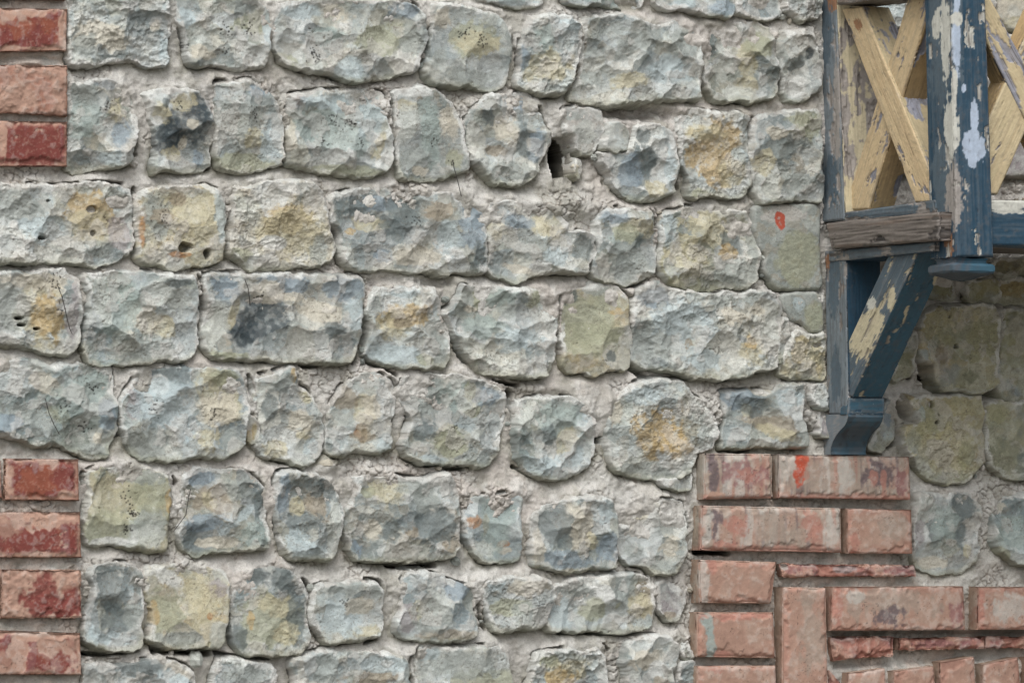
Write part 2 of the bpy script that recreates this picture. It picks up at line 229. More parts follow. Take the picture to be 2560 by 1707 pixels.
G|560,180 640,150 800,150 1000,155 1110,190 1130,280 1135,400 1130,450 1100,540 1110,640 1080,700 1000,715 910,690 820,680 740,660 640,680 560,640 550,500 570,350|E|s|Y,760,330,190,180;E,700,560,140,110;G,980,500,110,80;W,1000,620,90,70;H,740,650,110,30;E,980,330,120,110;C,780,280,40,20;O,1120,380,25,70;G,920,220,150,50|smooth olive flint with a cluster of black lichen dots
G|1200,200 1280,155 1420,170 1560,160 1660,200 1720,280 1750,360 1745,500 1740,680 1660,690 1560,690 1430,715 1290,735 1200,700 1180,620 1190,450 1190,300|G|k|B,1330,520,150,55;L,1560,500,150,40,35;Q,1715,430,35,190;T,1380,360,120,80;Y,1370,370,40,50,40;B,1300,220,100,60;G,1590,290,90,80;N,1640,600,100,80;Q,1250,640,70,60;C,1440,650,130,40|flint with a bright blue swirl across its lower half
G|1800,190 1880,170 2000,190 2110,210 2200,270 2240,400 2230,560 2210,700 2130,780 2020,765 1900,760 1860,700 1830,600 1800,450 1790,300|G|k|T,2090,400,80,120,15;Q,2090,280,70,60;Q,1990,530,100,80;B,1850,320,50,140;L,1950,650,110,90;W,2190,520,50,160;Y,1960,410,40,60|
H|480,210 600,200 800,210 940,230 1030,190 1100,195 1150,270 1170,400 1170,560 1165,680 1110,750 1000,760 880,765 700,780 600,775 480,760 440,640 405,480 470,400 500,300|G|k|Y,720,330,110,110;E,585,330,50,40;Q,740,580,60,90;Q,930,450,60,50;B,490,690,60,60;T,1120,650,70,60;H,1030,230,80,40;C,620,560,70,60;G,900,270,110,90;Q,1030,540,110,120;G,960,350,90,90;T,850,590,50,40|broad grey flint split by a slanting overhanging ledge
H|1190,370 1400,325 1590,315 1595,550 1560,775 1330,785 1260,700 1200,600 1180,480|L|s|R,1290,520,55,45;O,1360,540,25,70;R,1490,660,45,25;C,1500,700,60,30;G,1360,360,130,40;N,1420,560,110,180;W,1330,690,80,60|flint with bright orange rust spots on its left side
H|1640,470 1740,400 1890,350 2070,320 2180,380 2215,500 2205,690 2190,820 2030,825 1880,850 1760,820 1670,800 1650,700 1650,600|G|k|W,1690,440,80,60;C,1960,540,100,150;Y,2040,640,60,60;Q,1810,540,80,120;B,1880,770,200,60;L,2120,440,70,90;B,2150,680,60,100;C,1690,700,40,110;Q,1870,650,45,45|blue flint with a cream plate stuck on its centre
I|480,390 560,370 660,360 800,380 820,470 840,560 820,620 830,720 760,840 700,865 600,850 540,800 440,800 390,720 390,560 430,440|W|k|Y,570,480,50,60;H,600,550,60,60;G,700,520,90,90;G,500,700,90,70;C,720,670,90,60;G,700,800,90,40;T,560,440,60,25|
G|570,830 680,775 800,770 880,790 940,860 940,960 940,1060 920,1200 915,1330 820,1350 700,1365 600,1330 550,1290 550,1180 590,1050 600,950|G|k|L,855,965,45,50;Q,750,960,110,150;Q,760,1160,110,90;L,590,1210,30,50;Q,720,810,110,40;L,740,1280,170,40;G,880,1120,50,90|dark grey green flint with a pale blue spot below the quoin
G|960,790 1100,780 1260,790 1420,820 1490,850 1505,950 1500,1080 1470,1200 1440,1335 1330,1340 1200,1330 1080,1340 960,1290 990,1200 990,1080 960,950|Y|s|H,1130,880,90,60,-20;E,1110,1100,110,160;V,1420,940,60,60;Y,1320,1000,90,180;R,1378,1130,18,22;G,1160,1280,160,50;O,1020,1110,30,70;W,1430,1250,60,90|
G|1560,880 1640,810 1780,800 1900,830 1960,900 2010,1000 2000,1150 2020,1270 1960,1360 1850,1380 1700,1385 1580,1390 1530,1330 1510,1200 1510,1050 1530,950|G|r|E,1750,1150,200,160;Y,1830,1060,110,60;O,1645,1150,24,50;Q,1640,860,90,60;Q,1860,890,80,90;L,1600,960,60,60;Q,1950,1150,50,150;Y,1880,1240,80,60;Q,1560,1250,50,90|dark stone mottled with olive and one bright yellow spot
H|250,920 400,900 540,880 650,900 680,980 670,1080 680,1160 650,1260 560,1290 440,1300 300,1320 260,1240 200,1150 190,1060 220,980|W|s|Y,560,1230,110,40;G,630,960,40,70;L,400,1130,170,130;G,400,950,140,40;C,530,1060,110,60|
H|790,880 880,830 980,840 1080,880 1180,920 1270,930 1265,1100 1280,1220 1250,1270 1130,1290 1010,1300 880,1280 760,1240 750,1200 790,1100 780,980|L|k|L,860,890,80,60;B,1170,970,110,70;Y,915,1090,45,70;T,1110,1250,150,40;V,840,1130,60,90;W,1020,1060,110,110;G,1020,1180,110,60|
H|1330,900 1450,880 1600,870 1740,880 1790,950 1780,1040 1740,1120 1720,1190 1600,1210 1500,1230 1420,1240 1380,1180 1350,1070 1320,980|G|r|E,1520,1080,110,50;C,1640,930,140,60;L,1420,930,60,50;G,1640,1120,110,60|
I|-60,950 90,880 250,860 420,840 560,860 620,900 620,1020 600,1100 590,1200 430,1240 250,1220 120,1230 -80,1220 -90,1100 -30,990|W|k|T,560,1020,80,120;G,430,960,80,130;H,230,1010,130,80;E,250,1090,110,60;G,140,960,70,70;L,20,1100,90,120;Y,530,1080,80,70|
I|640,920 720,900 820,980 820,1060 780,1150 700,1160 660,1100 650,1000|V|s|T,720,1130,60,30|
G|550,1450 680,1430 830,1440 930,1410 1100,1410 1200,1440 1275,1500 1280,1700 540,1700|G|k|C,1180,1470,80,50;Q,930,1470,120,60;L,1120,1560,110,60|
G|1400,1460 1420,1400 1520,1390 1640,1430 1760,1440 1800,1480 1810,1700 1370,1700 1390,1540|L|k|W,1520,1420,110,30;G,1600,1520,150,60|
H|80,1390 250,1350 400,1345 560,1360 700,1370 820,1390 850,1490 850,1700 80,1700 100,1530 60,1450|W|k|L,250,1450,110,90;G,320,1480,70,110,20;T,580,1540,160,50;L,680,1440,150,50|
H|900,1330 1050,1330 1200,1330 1380,1310 1480,1360 1510,1450 1520,1700 900,1700 890,1450|W|s|L,1010,1370,70,50;E,1320,1550,200,60;G,1200,1450,200,80|
H|1650,1380 1760,1350 1900,1330 2000,1360 2080,1330 2130,1400 2120,1700 1600,1700 1640,1500|W|r|Y,1870,1480,170,90;O,1860,1520,110,70;E,1760,1420,80,60;G,1900,1380,110,40|
I|430,1290 560,1250 700,1260 770,1300 760,1400 730,1500 740,1700 420,1700 440,1500 400,1400|W|k|C,560,1420,90,60;H,640,1480,60,60;T,660,1560,50,40|
I|790,1290 850,1290 862,1400 825,1420 785,1380|G|r||
I|780,1440 870,1410 885,1500 890,1700 760,1700|G|r||
R|1100,120 1150,10 1250,-60 1500,-70 1820,-60 1850,200 1830,450 1810,700 1640,745 1500,720 1320,720 1290,600 1240,440 1180,480 1100,370 1090,250|Y|r|E,1600,250,280,200;T,1340,390,55,80,-20;G,1500,600,220,90;L,1150,400,60,80;Q,1620,600,80,60;0,1470,320,22,20;0,1400,40,20,14|
R|1870,-60 2300,-60 2300,820 1920,830 1830,740 1850,450 1870,200|G|r|E,1980,300,160,260;W,1900,680,90,70;E,1930,100,120,90|
R|870,540 940,380 1000,230 1060,170 1085,280 1050,450 1020,580 960,610 890,640|E|k||
R|960,780 1100,780 1300,790 1500,770 1680,760 1700,860 1700,980 1690,1100 1720,1200 1710,1380 1620,1500 1560,1580 1400,1590 1200,1540 1100,1450 1000,1300 950,1200 940,1080 1080,1040 1060,960 990,870|Y|r|Y,1350,1000,280,260;E,1200,1000,180,160;G,1040,1200,90,110;C,1400,1300,200,160;O,1210,800,50,30;E,1560,1350,80,110;G,1400,1540,160,50;L,1120,960,40,90;0,1230,860,26,30;0,1280,1027,20,16;0,1300,960,10,10|yellowish pitted stone to the right of the bracket foot
R|1740,870 1850,830 2150,820 2300,830 2300,1560 1950,1540 1800,1440 1740,1300 1750,1150 1730,1000|G|k|E,1850,950,110,110;Q,1980,1300,180,160;G,2060,1100,100,200;W,1800,1210,60,40|
R|800,820 870,850 890,950 905,1060 880,1210 710,1300 620,1270 700,1150 760,1000|Q|s|B,860,960,40,110;L,850,1160,60,60|
S|1520,340 1600,330 1720,340 1850,320 1930,350 1970,430 1950,560 1950,700 1920,790 1850,840 1700,850 1600,830 1550,780 1530,600 1525,450|G|k|W,1580,430,80,120;V,1570,600,50,90;Q,1870,430,80,110;Q,1700,580,60,90;N,1760,560,90,140;Y,1895,700,30,60;Q,1860,600,45,130,-15;C,1660,780,110,50|flint beside the brick corner with dark green vertical facets
S|2040,480 2100,370 2200,340 2400,320 2400,800 2200,780 2100,700 2050,650 2040,550|N|k|C,2120,420,70,40;Q,2170,440,50,40;N,2180,600,130,120;E,2120,740,50,50|
Q|1210,1090 1450,1110 1455,1290 1230,1275|G|s|E,1350,1200,100,60|
Q|1560,1130 1850,1110 1850,1320 1560,1310|E|s||
Q|1870,1110 2300,1100 2300,1330 1870,1325|E|s|O,2000,1200,120,80|
Q|1800,930 2300,920 2300,1080 1860,1090|T|r||
P|720,-60 990,-60 990,200 880,325 800,290 750,150|W|r|G,850,250,80,50|
P|1840,-60 2300,-60 2300,295 1950,290 1850,150|C|p|Y,2050,200,150,60|
P|1900,325 2300,335 2300,720 1900,700|C|p|T,2000,450,160,90|
P|850,760 1240,760 1240,1040 900,1020|T|p||
P|820,1080 1240,1070 1240,1620 850,1640|V|p||
P|1760,1080 2300,1080 2300,1660 1760,1650|V|p||
C|5,700 150,690 292,705 296,860 265,930 215,1000 150,1010 118,980 105,925 95,895 20,860|M|s|G,100,760,90,30;W,180,860,90,70|pale recessed mortar lump above the dark slot
C|118,1035 150,1038 155,1080 140,1150 118,1160 108,1110|Y|s||
'''
LICHEN = [('A',1490,200,50,14),('A',1640,190,50,18),('A',1240,290,30,8),('A',2070,370,50,16),('A',710,690,50,12),('A',1660,740,50,14),('A',1160,680,40,9),('A',1490,335,20,6),
 ('A',75,150,30,9),('A',140,900,22,9),('A',320,970,40,12),('A',215,650,50,14),('A',400,190,40,9),('B',240,350,50,14),('B',1220,220,50,18),('B',1330,250,50,18),('B',360,790,40,12),('B',480,800,45,16),('B',290,920,30,10),
 ('B',545,930,30,8),('B',1150,1060,25,9),('B',905,1430,40,12),('B',1000,930,60,5),('D',370,410,70,20),('D',400,570,35,9),('D',620,1100,45,14),('D',440,1210,35,8),('D',580,1350,50,12),('D',1020,1230,70,10),('D',1410,1260,50,12),('D',1720,500,50,14),('D',1080,-20,70,14),
 ('G',860,350,60,12),('G',885,455,40,26),('G',850,560,35,14),('G',300,970,40,10),('G',330,350,50,14),('G',35,610,50,16),('G',430,250,30,12),('G',210,230,25,10),('G',100,1330,50,12),('H',430,1030,40,10)]
CRACKS = [('A',5,'895,870 888,1010'),('A',3.5,'872,1230 885,1430 885,1600'),('A',4,'1388,900 1384,1000'),('A',4,'1490,1440 1482,1600'),('A',3,'1850,1080 1900,1040'),('A',6,'870,980 890,940'),
 ('B',5,'968,190 966,290'),('B',4,'728,660 745,800'),('B',4,'1200,775 1262,722'),('B',4,'1228,990 1300,1110 1370,1190'),('B',9,'325,1400 345,1500'),('B',3,'1975,160 1972,340'),('B',3,'1370,610 1460,570'),('B',4,'205,440 120,445'),
 ('E',9,'528,570 545,700 530,780 485,920'),('E',6,'1112,720 1170,880 1230,930'),('E',7,'155,957 250,945'),('E',7,'580,910 700,965 750,1010'),('E',8,'1500,1130 1505,1240'),('E',4,'1505,1240 1525,1380'),('E',5,'1068,580 1112,562'),('E',4,'1400,1045 1560,1080'),('E',4,'380,100 390,280'),('E',3,'1820,500 1825,900'),
 ('F',3.5,'635,0 645,180 636,300'),('F',9,'470,965 560,1030'),('F',6,'1050,430 1200,462'),('F',6,'1310,310 1385,450'),('F',4,'1425,540 1575,690'),('F',6,'1040,1502 1240,1502'),('F',7,'1620,1340 1650,1390'),('F',6,'240,1440 285,1440'),('F',3,'465,540 455,640'),('F',3.5,'1440,640 1425,930'),
 ('D',6,'1312,350 1330,500 1328,660'),('D',4.5,'880,0 888,230'),('D',5,'1615,1020 1655,1170'),('D',5,'765,1400 790,1390'),('D',4,'1476,60 1465,250'),('D',2.5,'1300,680 1300,800'),('D',3,'775,1180 800,1140'),
 ('G',6,'545,1380 700,1375 900,1345'),('G',9,'1000,1358 1350,1358'),('G',6,'1420,1370 1580,1398 1750,1400'),('G',4,'1498,1000 1490,1150'),('G',7,'1985,905 2025,960'),('G',5,'538,190 542,260'),('G',3,'1130,220 1150,260'),
 ('H',6,'710,800 830,808 1010,798'),('H',6,'1065,168 1200,170'),('H',5,'1300,1060 1310,1150 1345,1215'),('H',4,'1530,150 1655,215'),('H',8,'860,1400 870,1480'),('H',3,'1170,400 1175,550'),('H',4,'190,1060 190,1160'),('H',3,'260,1330 400,1312'),('H',3,'640,1280 560,1310'),
 ('C',6,'942,420 958,570'),('C',4,'1255,770 1228,880'),('C',5,'635,1440 640,1568'),('C',3,'620,1370 640,1440'),('C',4,'150,370 280,440'),('C',5,'1390,1335 1430,1325'),('C',3.5,'770,1000 780,1230'),
 ('I',9,'835,115 872,100'),('I',4,'865,130 862,290'),('I',4,'285,1310 320,1345'),('I',6,'900,712 1100,722'),('I',5,'0,1240 600,1245'),('I',3,'820,740 760,850'),
 ('R',6,'1090,150 1060,450 1030,600'),('R',16,'1120,420 1200,640'),('R',16,'1200,500 1260,700'),('R',10,'1700,765 1880,805'),('R',14,'920,880 1020,1020'),('R',5,'1712,1000 1722,1280'),('R',6,'780,1275 900,1235'),('R',4,'905,1090 960,1050')]
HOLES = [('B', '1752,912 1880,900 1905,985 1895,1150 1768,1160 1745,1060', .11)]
DENTS = [('C',420,735,330,40,-.020),('C',140,1120,200,90,-.016),('C',500,720,140,40,-.01),('B',1960,1000,60,120,-.016),('A',200,395,300,20,-.006),('C',100,1480,200,80,-.006),('E',1000,400,120,50,-.016),('C',60,1350,250,60,.008),('C',120,1080,60,60,.006),
 ('C',190,1120,70,60,.012),('C',40,1110,40,70,.012),('B',1760,1050,30,160,.012),('E',700,400,160,30,-.008),('E',650,930,60,30,-.012),('G',1280,1420,110,50,.006),('H',300,130,75,55,.012),('A',200,405,110,20,.008),('E',1680,1100,160,30,.006),('F',100,1100,180,60,.005),('F',300,1200,30,200,.006)]

# ------------------------------------------------------------------ the wall: stones
wc = unproj('E', 1500, 800)
stone_wall = thing('stone_wall', (0, 0, 0), 'rough wall of blue grey and cream flint blocks set in pale lime mortar', 'wall')
STEP = .00105
rng0 = random.Random(5)
FOOT = []                                               # outlines for the mortar
def make_stone(k, line):
    t, out, tone, style, patches, label = line.split('|')
    raw = pts(out)
    if len(raw) < 3: return
    H = {'k': .0155, 'r': .0165, 's': .0145, 'p': .009}[style]*(rng0.uniform(.85, 1.2))
    if t in 'PQ': H = .012
    P = np.array([[q[0], q[2]] for q in (unproj(t, x, y, 'y', -.010) for x, y in raw)])
    P = chaikin(P); ar = .5*abs(np.sum(P[:, 0]*np.roll(P[:, 1], -1)-P[:, 1]*np.roll(P[:, 0], -1)))
    FOOT.append((P, H))
    rnd = random.Random(100+k); sd0 = 1000+k*37
    x0, z0 = P.min(0)-.006; x1, z1 = P.max(0)+.006
    nx, ny = int((x1-x0)/STEP)+2, int((z1-z0)/STEP)+2
    X, Z = np.meshgrid(np.linspace(x0, x1, nx), np.linspace(z0, z1, ny)); x, z = X.ravel(), Z.ravel()
    wx = fbm(x*60, z*60, sd0+1, 3)*.0035+vn(x*400, z*400, sd0+3)*.0006; wz = fbm(x*60+9, z*60, sd0+2, 3)*.0035+vn(x*400, z*400, sd0+4)*.0006
    wx = wx+vn(x*150, z*150, sd0+7)*.0012; wz = wz+vn(x*150+5, z*150, sd0+8)*.0012
    if style == 'p': wx, wz = wx*.5, wz*.5
    xs, zs = x+wx, z+wz
    s = polysd(xs, zs, P)+(.0042 if t not in 'RSQ' else .0062)
    ctr = P.mean(0); ex = (P.max(0)-P.min(0))/2
    vv = np.clip((z-ctr[1])/ex[1], -1, 1); uu = (x-ctr[0])/ex[0]
    size = min(ex)
    wid = np.clip(size*.32, .005, .0110)*rnd.uniform(.65, 1.15)*(1+.40*vv)*(1+.25*vn(x*25, z*25, sd0+5))
    pw = {'k': 2.8, 'r': 2.8, 's': 2.8, 'p': 4}[style]
    if style == 'p': wid = np.full_like(x, .010)
    tt = np.clip(s/wid, 0, 1); bot = -.014
    h = bot+(H-bot)*(1-(1-tt)**pw)
    h = np.where(s < 0, bot+s*3, h)
    tilt = (rnd.uniform(-.003, .003)*uu+rnd.uniform(-.0035, .0025)*vv) if style != 'p' else 0
    h = h+np.sqrt(tt)*(tilt*1.2+.0045*fbm(x*22, z*22, sd0+6, 2)*(0 if style == 'p' else 1))
    # conchoidal chips
    fid = np.zeros(x.shape, int); tints = [0.0]
    K = {'k': int(ar/.00055)+4, 'r': int(ar/.0009)+3, 's': int(ar/.0018)+2, 'p': 0}[style]
    hb = h.copy()
    for i in range(K):
        big = i < K*.45
        for _ in range(20):
            cx, cz = rnd.uniform(x0, x1), rnd.uniform(z0, z1)
            if polysd(np.array([cx]), np.array([cz]), P)[0] > (.010 if big else .003): break
        ic = int(np.clip((cz-z0)/(z1-z0)*(ny-1), 0, ny-1))*nx+int(np.clip((cx-x0)/(x1-x0)*(nx-1), 0, nx-1))
        R = rnd.uniform(.018, .042) if big else rnd.uniform(.006, .015)
        if style == 's': R *= 1.3
        dep = R*rnd.uniform(.10, .22)
        # chip plane leans away from the stone's middle
        a = math.atan2(cz-ctr[1], cx-ctr[0])+rnd.uniform(-1.1, 1.1); g = rnd.uniform(.05, .34)
        gx, gz = -math.cos(a)*g, -math.sin(a)*g
        el = rnd.uniform(.6, 1.0); ea = rnd.uniform(0, 3.14); c, q = math.cos(ea), math.sin(ea)
        dx, dz = x+wx*.8-cx, z+wz*.8-cz
        r2 = (dx*c+dz*q)**2+((-dx*q+dz*c)/el)**2
        qh = hb[ic]-dep+gx*dx+gz*dz+dep*r2/R**2+.00012*np.sin(np.sqrt(r2)*1500)*rnd.choice((0, 0, 1))
        qh = np.maximum(qh, h-.009)
        mk = (qh < h) & (r2 < (R*1.7)**2); h = np.where(mk, qh, h)
        fid = np.where(mk, i+1, fid); tints.append(rnd.uniform(-1, 1))
    # colours
    base = PAL[tone]; n = len(x)
    col = np.repeat(base[None], n, 0)
    g1, g2, g3 = rnd.uniform(19, 32), rnd.uniform(55, 95), rnd.uniform(190, 230)
    qx, qz = x+wx*1.2, z*1.15+wz*1.2
    ch1, i1 = chipn(qx*g1, qz*g1, sd0+30); ch2, i2 = chipn(qx*g2+.3*ch1, qz*g2, sd0+31); ch3, i3 = chipn(qx*g3, qz*g3+.3*ch2, sd0+32)
    fr = 0 if style == 'p' else 1; fr2 = (np.sin(fid*7.77)*.5)*fr
    nA = fbm(x*45, z*45, sd0+10, 4); nB = fbm(x*90+3, z*90, sd0+11, 4); nC = fbm(x*28, z*28+4, sd0+12, 3); nD = fbm(x*160, z*160+4, sd0+13, 3)
    alt = {'M': ('G', 'C', 'W'), 'W': ('G', 'C', 'L'), 'G': ('W', 'Q', 'T'), 'L': ('W', 'B', 'G'), 'N': ('G', 'W', 'B'), 'Y': ('C', 'G', 'O'), 'E': ('Y', 'G', 'C'), 'C': ('W', 'Y', 'G'), 'V': ('M', 'G', 'W'), 'T': ('G', 'M', 'E'), 'Q': ('G', 'B', 'D')}[tone]
    col = mix(col, PAL[alt[0]], .45*sst(.0, .35, nA)); col = mix(col, PAL[alt[1]], .35*sst(.1, .4, nC)); col = mix(col, PAL[alt[2]], .40*sst(.12, .35, nB))
    if style != 'p':
        sg = .7 if style == 's' else 1
        col = mix(col, PAL['Q'], .52*sg*sst(.74, .76, i1)*(tone not in 'YC')); col = mix(col, PAL['H'], .45*sg*sst(.24, .22, i1)); col = mix(col, PAL['L'], .35*sg*sst(.36, .38, i1)*sst(.50, .48, i1))
        col = mix(col, PAL['T'], .30*sg*sst(.80, .82, i2)); col = mix(col, PAL['Q'], .34*sg*sst(.12, .11, i2)*(tone not in 'YC')); col = mix(col, PAL['H'], .30*sg*sst(.18, .16, i2)); col = mix(col, PAL['G'], .22*sg*sst(.45, .46, i2)*sst(.62, .61, i2)); col = mix(col, PAL['H'], .2*sst(.2, .18, i3)); col = mix(col, PAL['Q'], .14*sst(.8, .82, i3))
    tv = np.array(tints)[fid]
    amt = .34 if style == 'k' else .18
    col = mix(col, PAL['Q'], amt*np.clip(tv, 0, 1)*(fid > 0)); col = mix(col, PAL['H'], .5*np.clip(-tv, 0, 1)*(fid > 0)*(style != 'p'))
    tb = np.sin(fid*12.9898)*.5+.5
    col = mix(col, PAL['B'], .16*(tb > .72)*(fid > 0)); col = mix(col, PAL['Y'], .16*(tb < .22)*(fid > 0))
    darkw = np.zeros(n)
    rough = np.full(n, {'k': .25, 'r': 1.0, 's': .12, 'p': .08}[style]); holes = np.zeros(n)
    for p in (patches.split(';') if patches else []):
        q = p.split(','); kind = q[0]; cx_, cy_, rx, ry = map(float, q[1:5]); ang = math.radians(float(q[5])) if len(q) > 5 else 0
        c3 = unproj(t, cx_, cy_, 'y', -.018); sc = TILE[t][2]*PXM
        if kind == 'X': continue
        if kind == '0':
            wgt = ell(x, z, c3[0], c3[2], rx*sc*1.1, ry*sc, 0, nD, .5, .35); holes = np.maximum(holes, wgt); continue
        wgt = ell(x, z, c3[0], c3[2], rx*sc*1.12, ry*sc*1.02, ang, .45*nA+.35*nB+.30*nD+fr*(.55*(i1-.5)+.35*(i2-.5))+.4*fr2, .34 if kind != 'X' else .12, .75 if kind not in 'DH' else .42)
        st_ = {'D': .86, 'X': .95, 'O': .8, 'R': .75, 'H': .8, 'Q': .75}.get(kind, .72)
        vary = 1-.35*sst(-.1, .4, nD) if kind in 'ORYD' else 1
        col = mix(col, PAL[kind], wgt*st_*vary)
        if kind in 'OYC' and style not in 'sp': rough = np.maximum(rough, wgt*.9)
        if kind in 'DQ': darkw = np.maximum(darkw, wgt)
        if kind in 'DQBX': rough = rough*(1-.7*wgt)
    # mortar smear and chalky rind along the edge, grime in low spots
    if t in 'RQ': col = mix(col, lin((160, 154, 106))*ALB, .42*sst(-.5, .2, nC+.5*nA))
    rim = sst(.0085, .001, s+.004*nA+.003*nB)
    col = mix(col, PAL['M'], rim*.55*(.4+.6*sst(-.3, .3, nC)))
    band = sst(.0015, -.0015, s-.0075*(1+.35*vv)+.0060*nA+.0035*nB+.004*(i2-.5))*sst(-.30, -.10, nC+.25*uu*rnd.choice((-1, 1))+.25*vv)
    if style != 'p': col = mix(col, mix(np.repeat(PAL['H'][None], n, 0), PAL['M'], sst(-.2, .3, nB)), .72*band*(1-.3*darkw))
    sm = sst(.20, .30, fbm(x*38, z*38, sd0+14, 4)+.15*(i2-.5))*(1-.85*darkw); col = mix(col, PAL['M'], sm*.40*(style in 'kr'))
    crk = np.maximum(sst(.94, .99, ridged(x*26+nB*.7, z*26+nA*.7, sd0+15, 2)), sst(.93, .98, ridged(x*60+nB, z*85+nA, sd0+18, 2))*sst(0, .25, nC+.2*nA))*(style != 'p'); col = mix(col, PAL['T']*.42, crk*.62)
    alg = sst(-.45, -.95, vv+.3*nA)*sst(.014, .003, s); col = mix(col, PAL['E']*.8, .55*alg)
    sp = sst(.55, .75, vn(x*520, z*520, sd0+16))*sst(-.1, .3, nC); col = mix(col, PAL['T']*.45, .45*sp)
    lum = 1+.10*nC+.12*nD+.10*nB; col = col*lum[:, None]
    for p in (patches.split(';') if patches else []):
        q = p.split(',')
        if q[0] != 'X': continue
        cx_, cy_, rx, ry = map(float, q[1:5]); c3 = unproj(t, cx_, cy_, 'y', -H); sc = TILE[t][2]*PXM
        wgt = ell(x, z, c3[0], c3[2], rx*sc*1.12, ry*sc, 0, .7*nB+.5*nD, .15, .4); col = mix(col, PAL['X'], wgt*.93*(1-.5*sst(.15, .4, nD)))
    for (lt, lx, ly, lr, ln) in LICHEN:
        c3 = unproj(lt, lx, ly, 'y', -.02)
        if not (x0 < c3[0] < x1 and z0 < c3[2] < z1): continue
        rr = random.Random(int(lx*7+ly)); sc = TILE[lt][2]*PXM
        for _ in range(ln):
            qx, qz = c3[0]+rr.gauss(0, .5)*lr*sc, c3[2]+rr.gauss(0, .5)*lr*sc
            dd = np.hypot(x-qx, z-qz); wg = 1-sst(.0006, .0017, dd); col = mix(col, PAL['K'], .85*wg)
    # relief: chips inside chips, a little grain
    fine = fbm(x*180, z*180, sd0+22, 3)*.00055+vn(x*420, z*420, sd0+23)*.0002
    if style == 'p': rel = 0
    else:
        smo = rnd.uniform(.35, 1.15); a1, a2, a3 = {'k': (.0125, .0019, .0005), 'r': (.0075, .0029, .0013), 's': (.0028, .0006, .0003)}[style]
        loc = smo*(.55+.9*sst(-.3, .4, fbm(x*20, z*20, sd0+29, 2))); rel = (ch1-.1)*a1+loc*((ch2-.1)*a2*(.6+.8*rough)+(ch3-.1)*a3*(.5+rough)+rough*fbm(x*110, z*110, sd0+21, 4)*.0020)
    if style != 'p':
        tn = fbm(x*24+.6*ch1+.5*nA, z*30+.5*nB, sd0+26, 3, .4)*3.6; fr_ = tn % 1; led = sst(0, .10, fr_)*sst(-.05, .25, fbm(x*17, z*17, sd0+27, 2))
        la = {'k': .0010, 'r': .0016, 's': .0007}[style]*rnd.uniform(.3, 1.25)
        rel = rel+la*(led-fr_*sst(-.05, .25, fbm(x*17, z*17, sd0+27, 2)))
        tn2 = fbm(x*60, z*70, sd0+28, 3)*4; fr3 = tn2 % 1; rel = rel+la*.45*(sst(0, .12, fr3)-fr3)*(.4+rough)
        edge_ = np.where(fr_ < .10, 1, 0)*np.where(led > .05, 1, 0); col = mix(col, PAL['T']*.5, .28*edge_*(led > .1))
    h = h+(.45+.55*tt)*rel+fine-crk*.0016
    h = h+sm*.0010*(style in 'kr')
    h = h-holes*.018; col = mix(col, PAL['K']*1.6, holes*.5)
    keep = s > -.0045
    f, used = gridfaces(ny, nx, keep)
    V = np.stack([x, -h, z], 1)[used]
    o = new_obj('stone', V, f, M_STONE, stone_wall, col[used])
    if label.strip(): o['label'] = label.strip()
for k, line in enumerate([l for l in ST.strip().split('\n') if l]): make_stone(k, line)

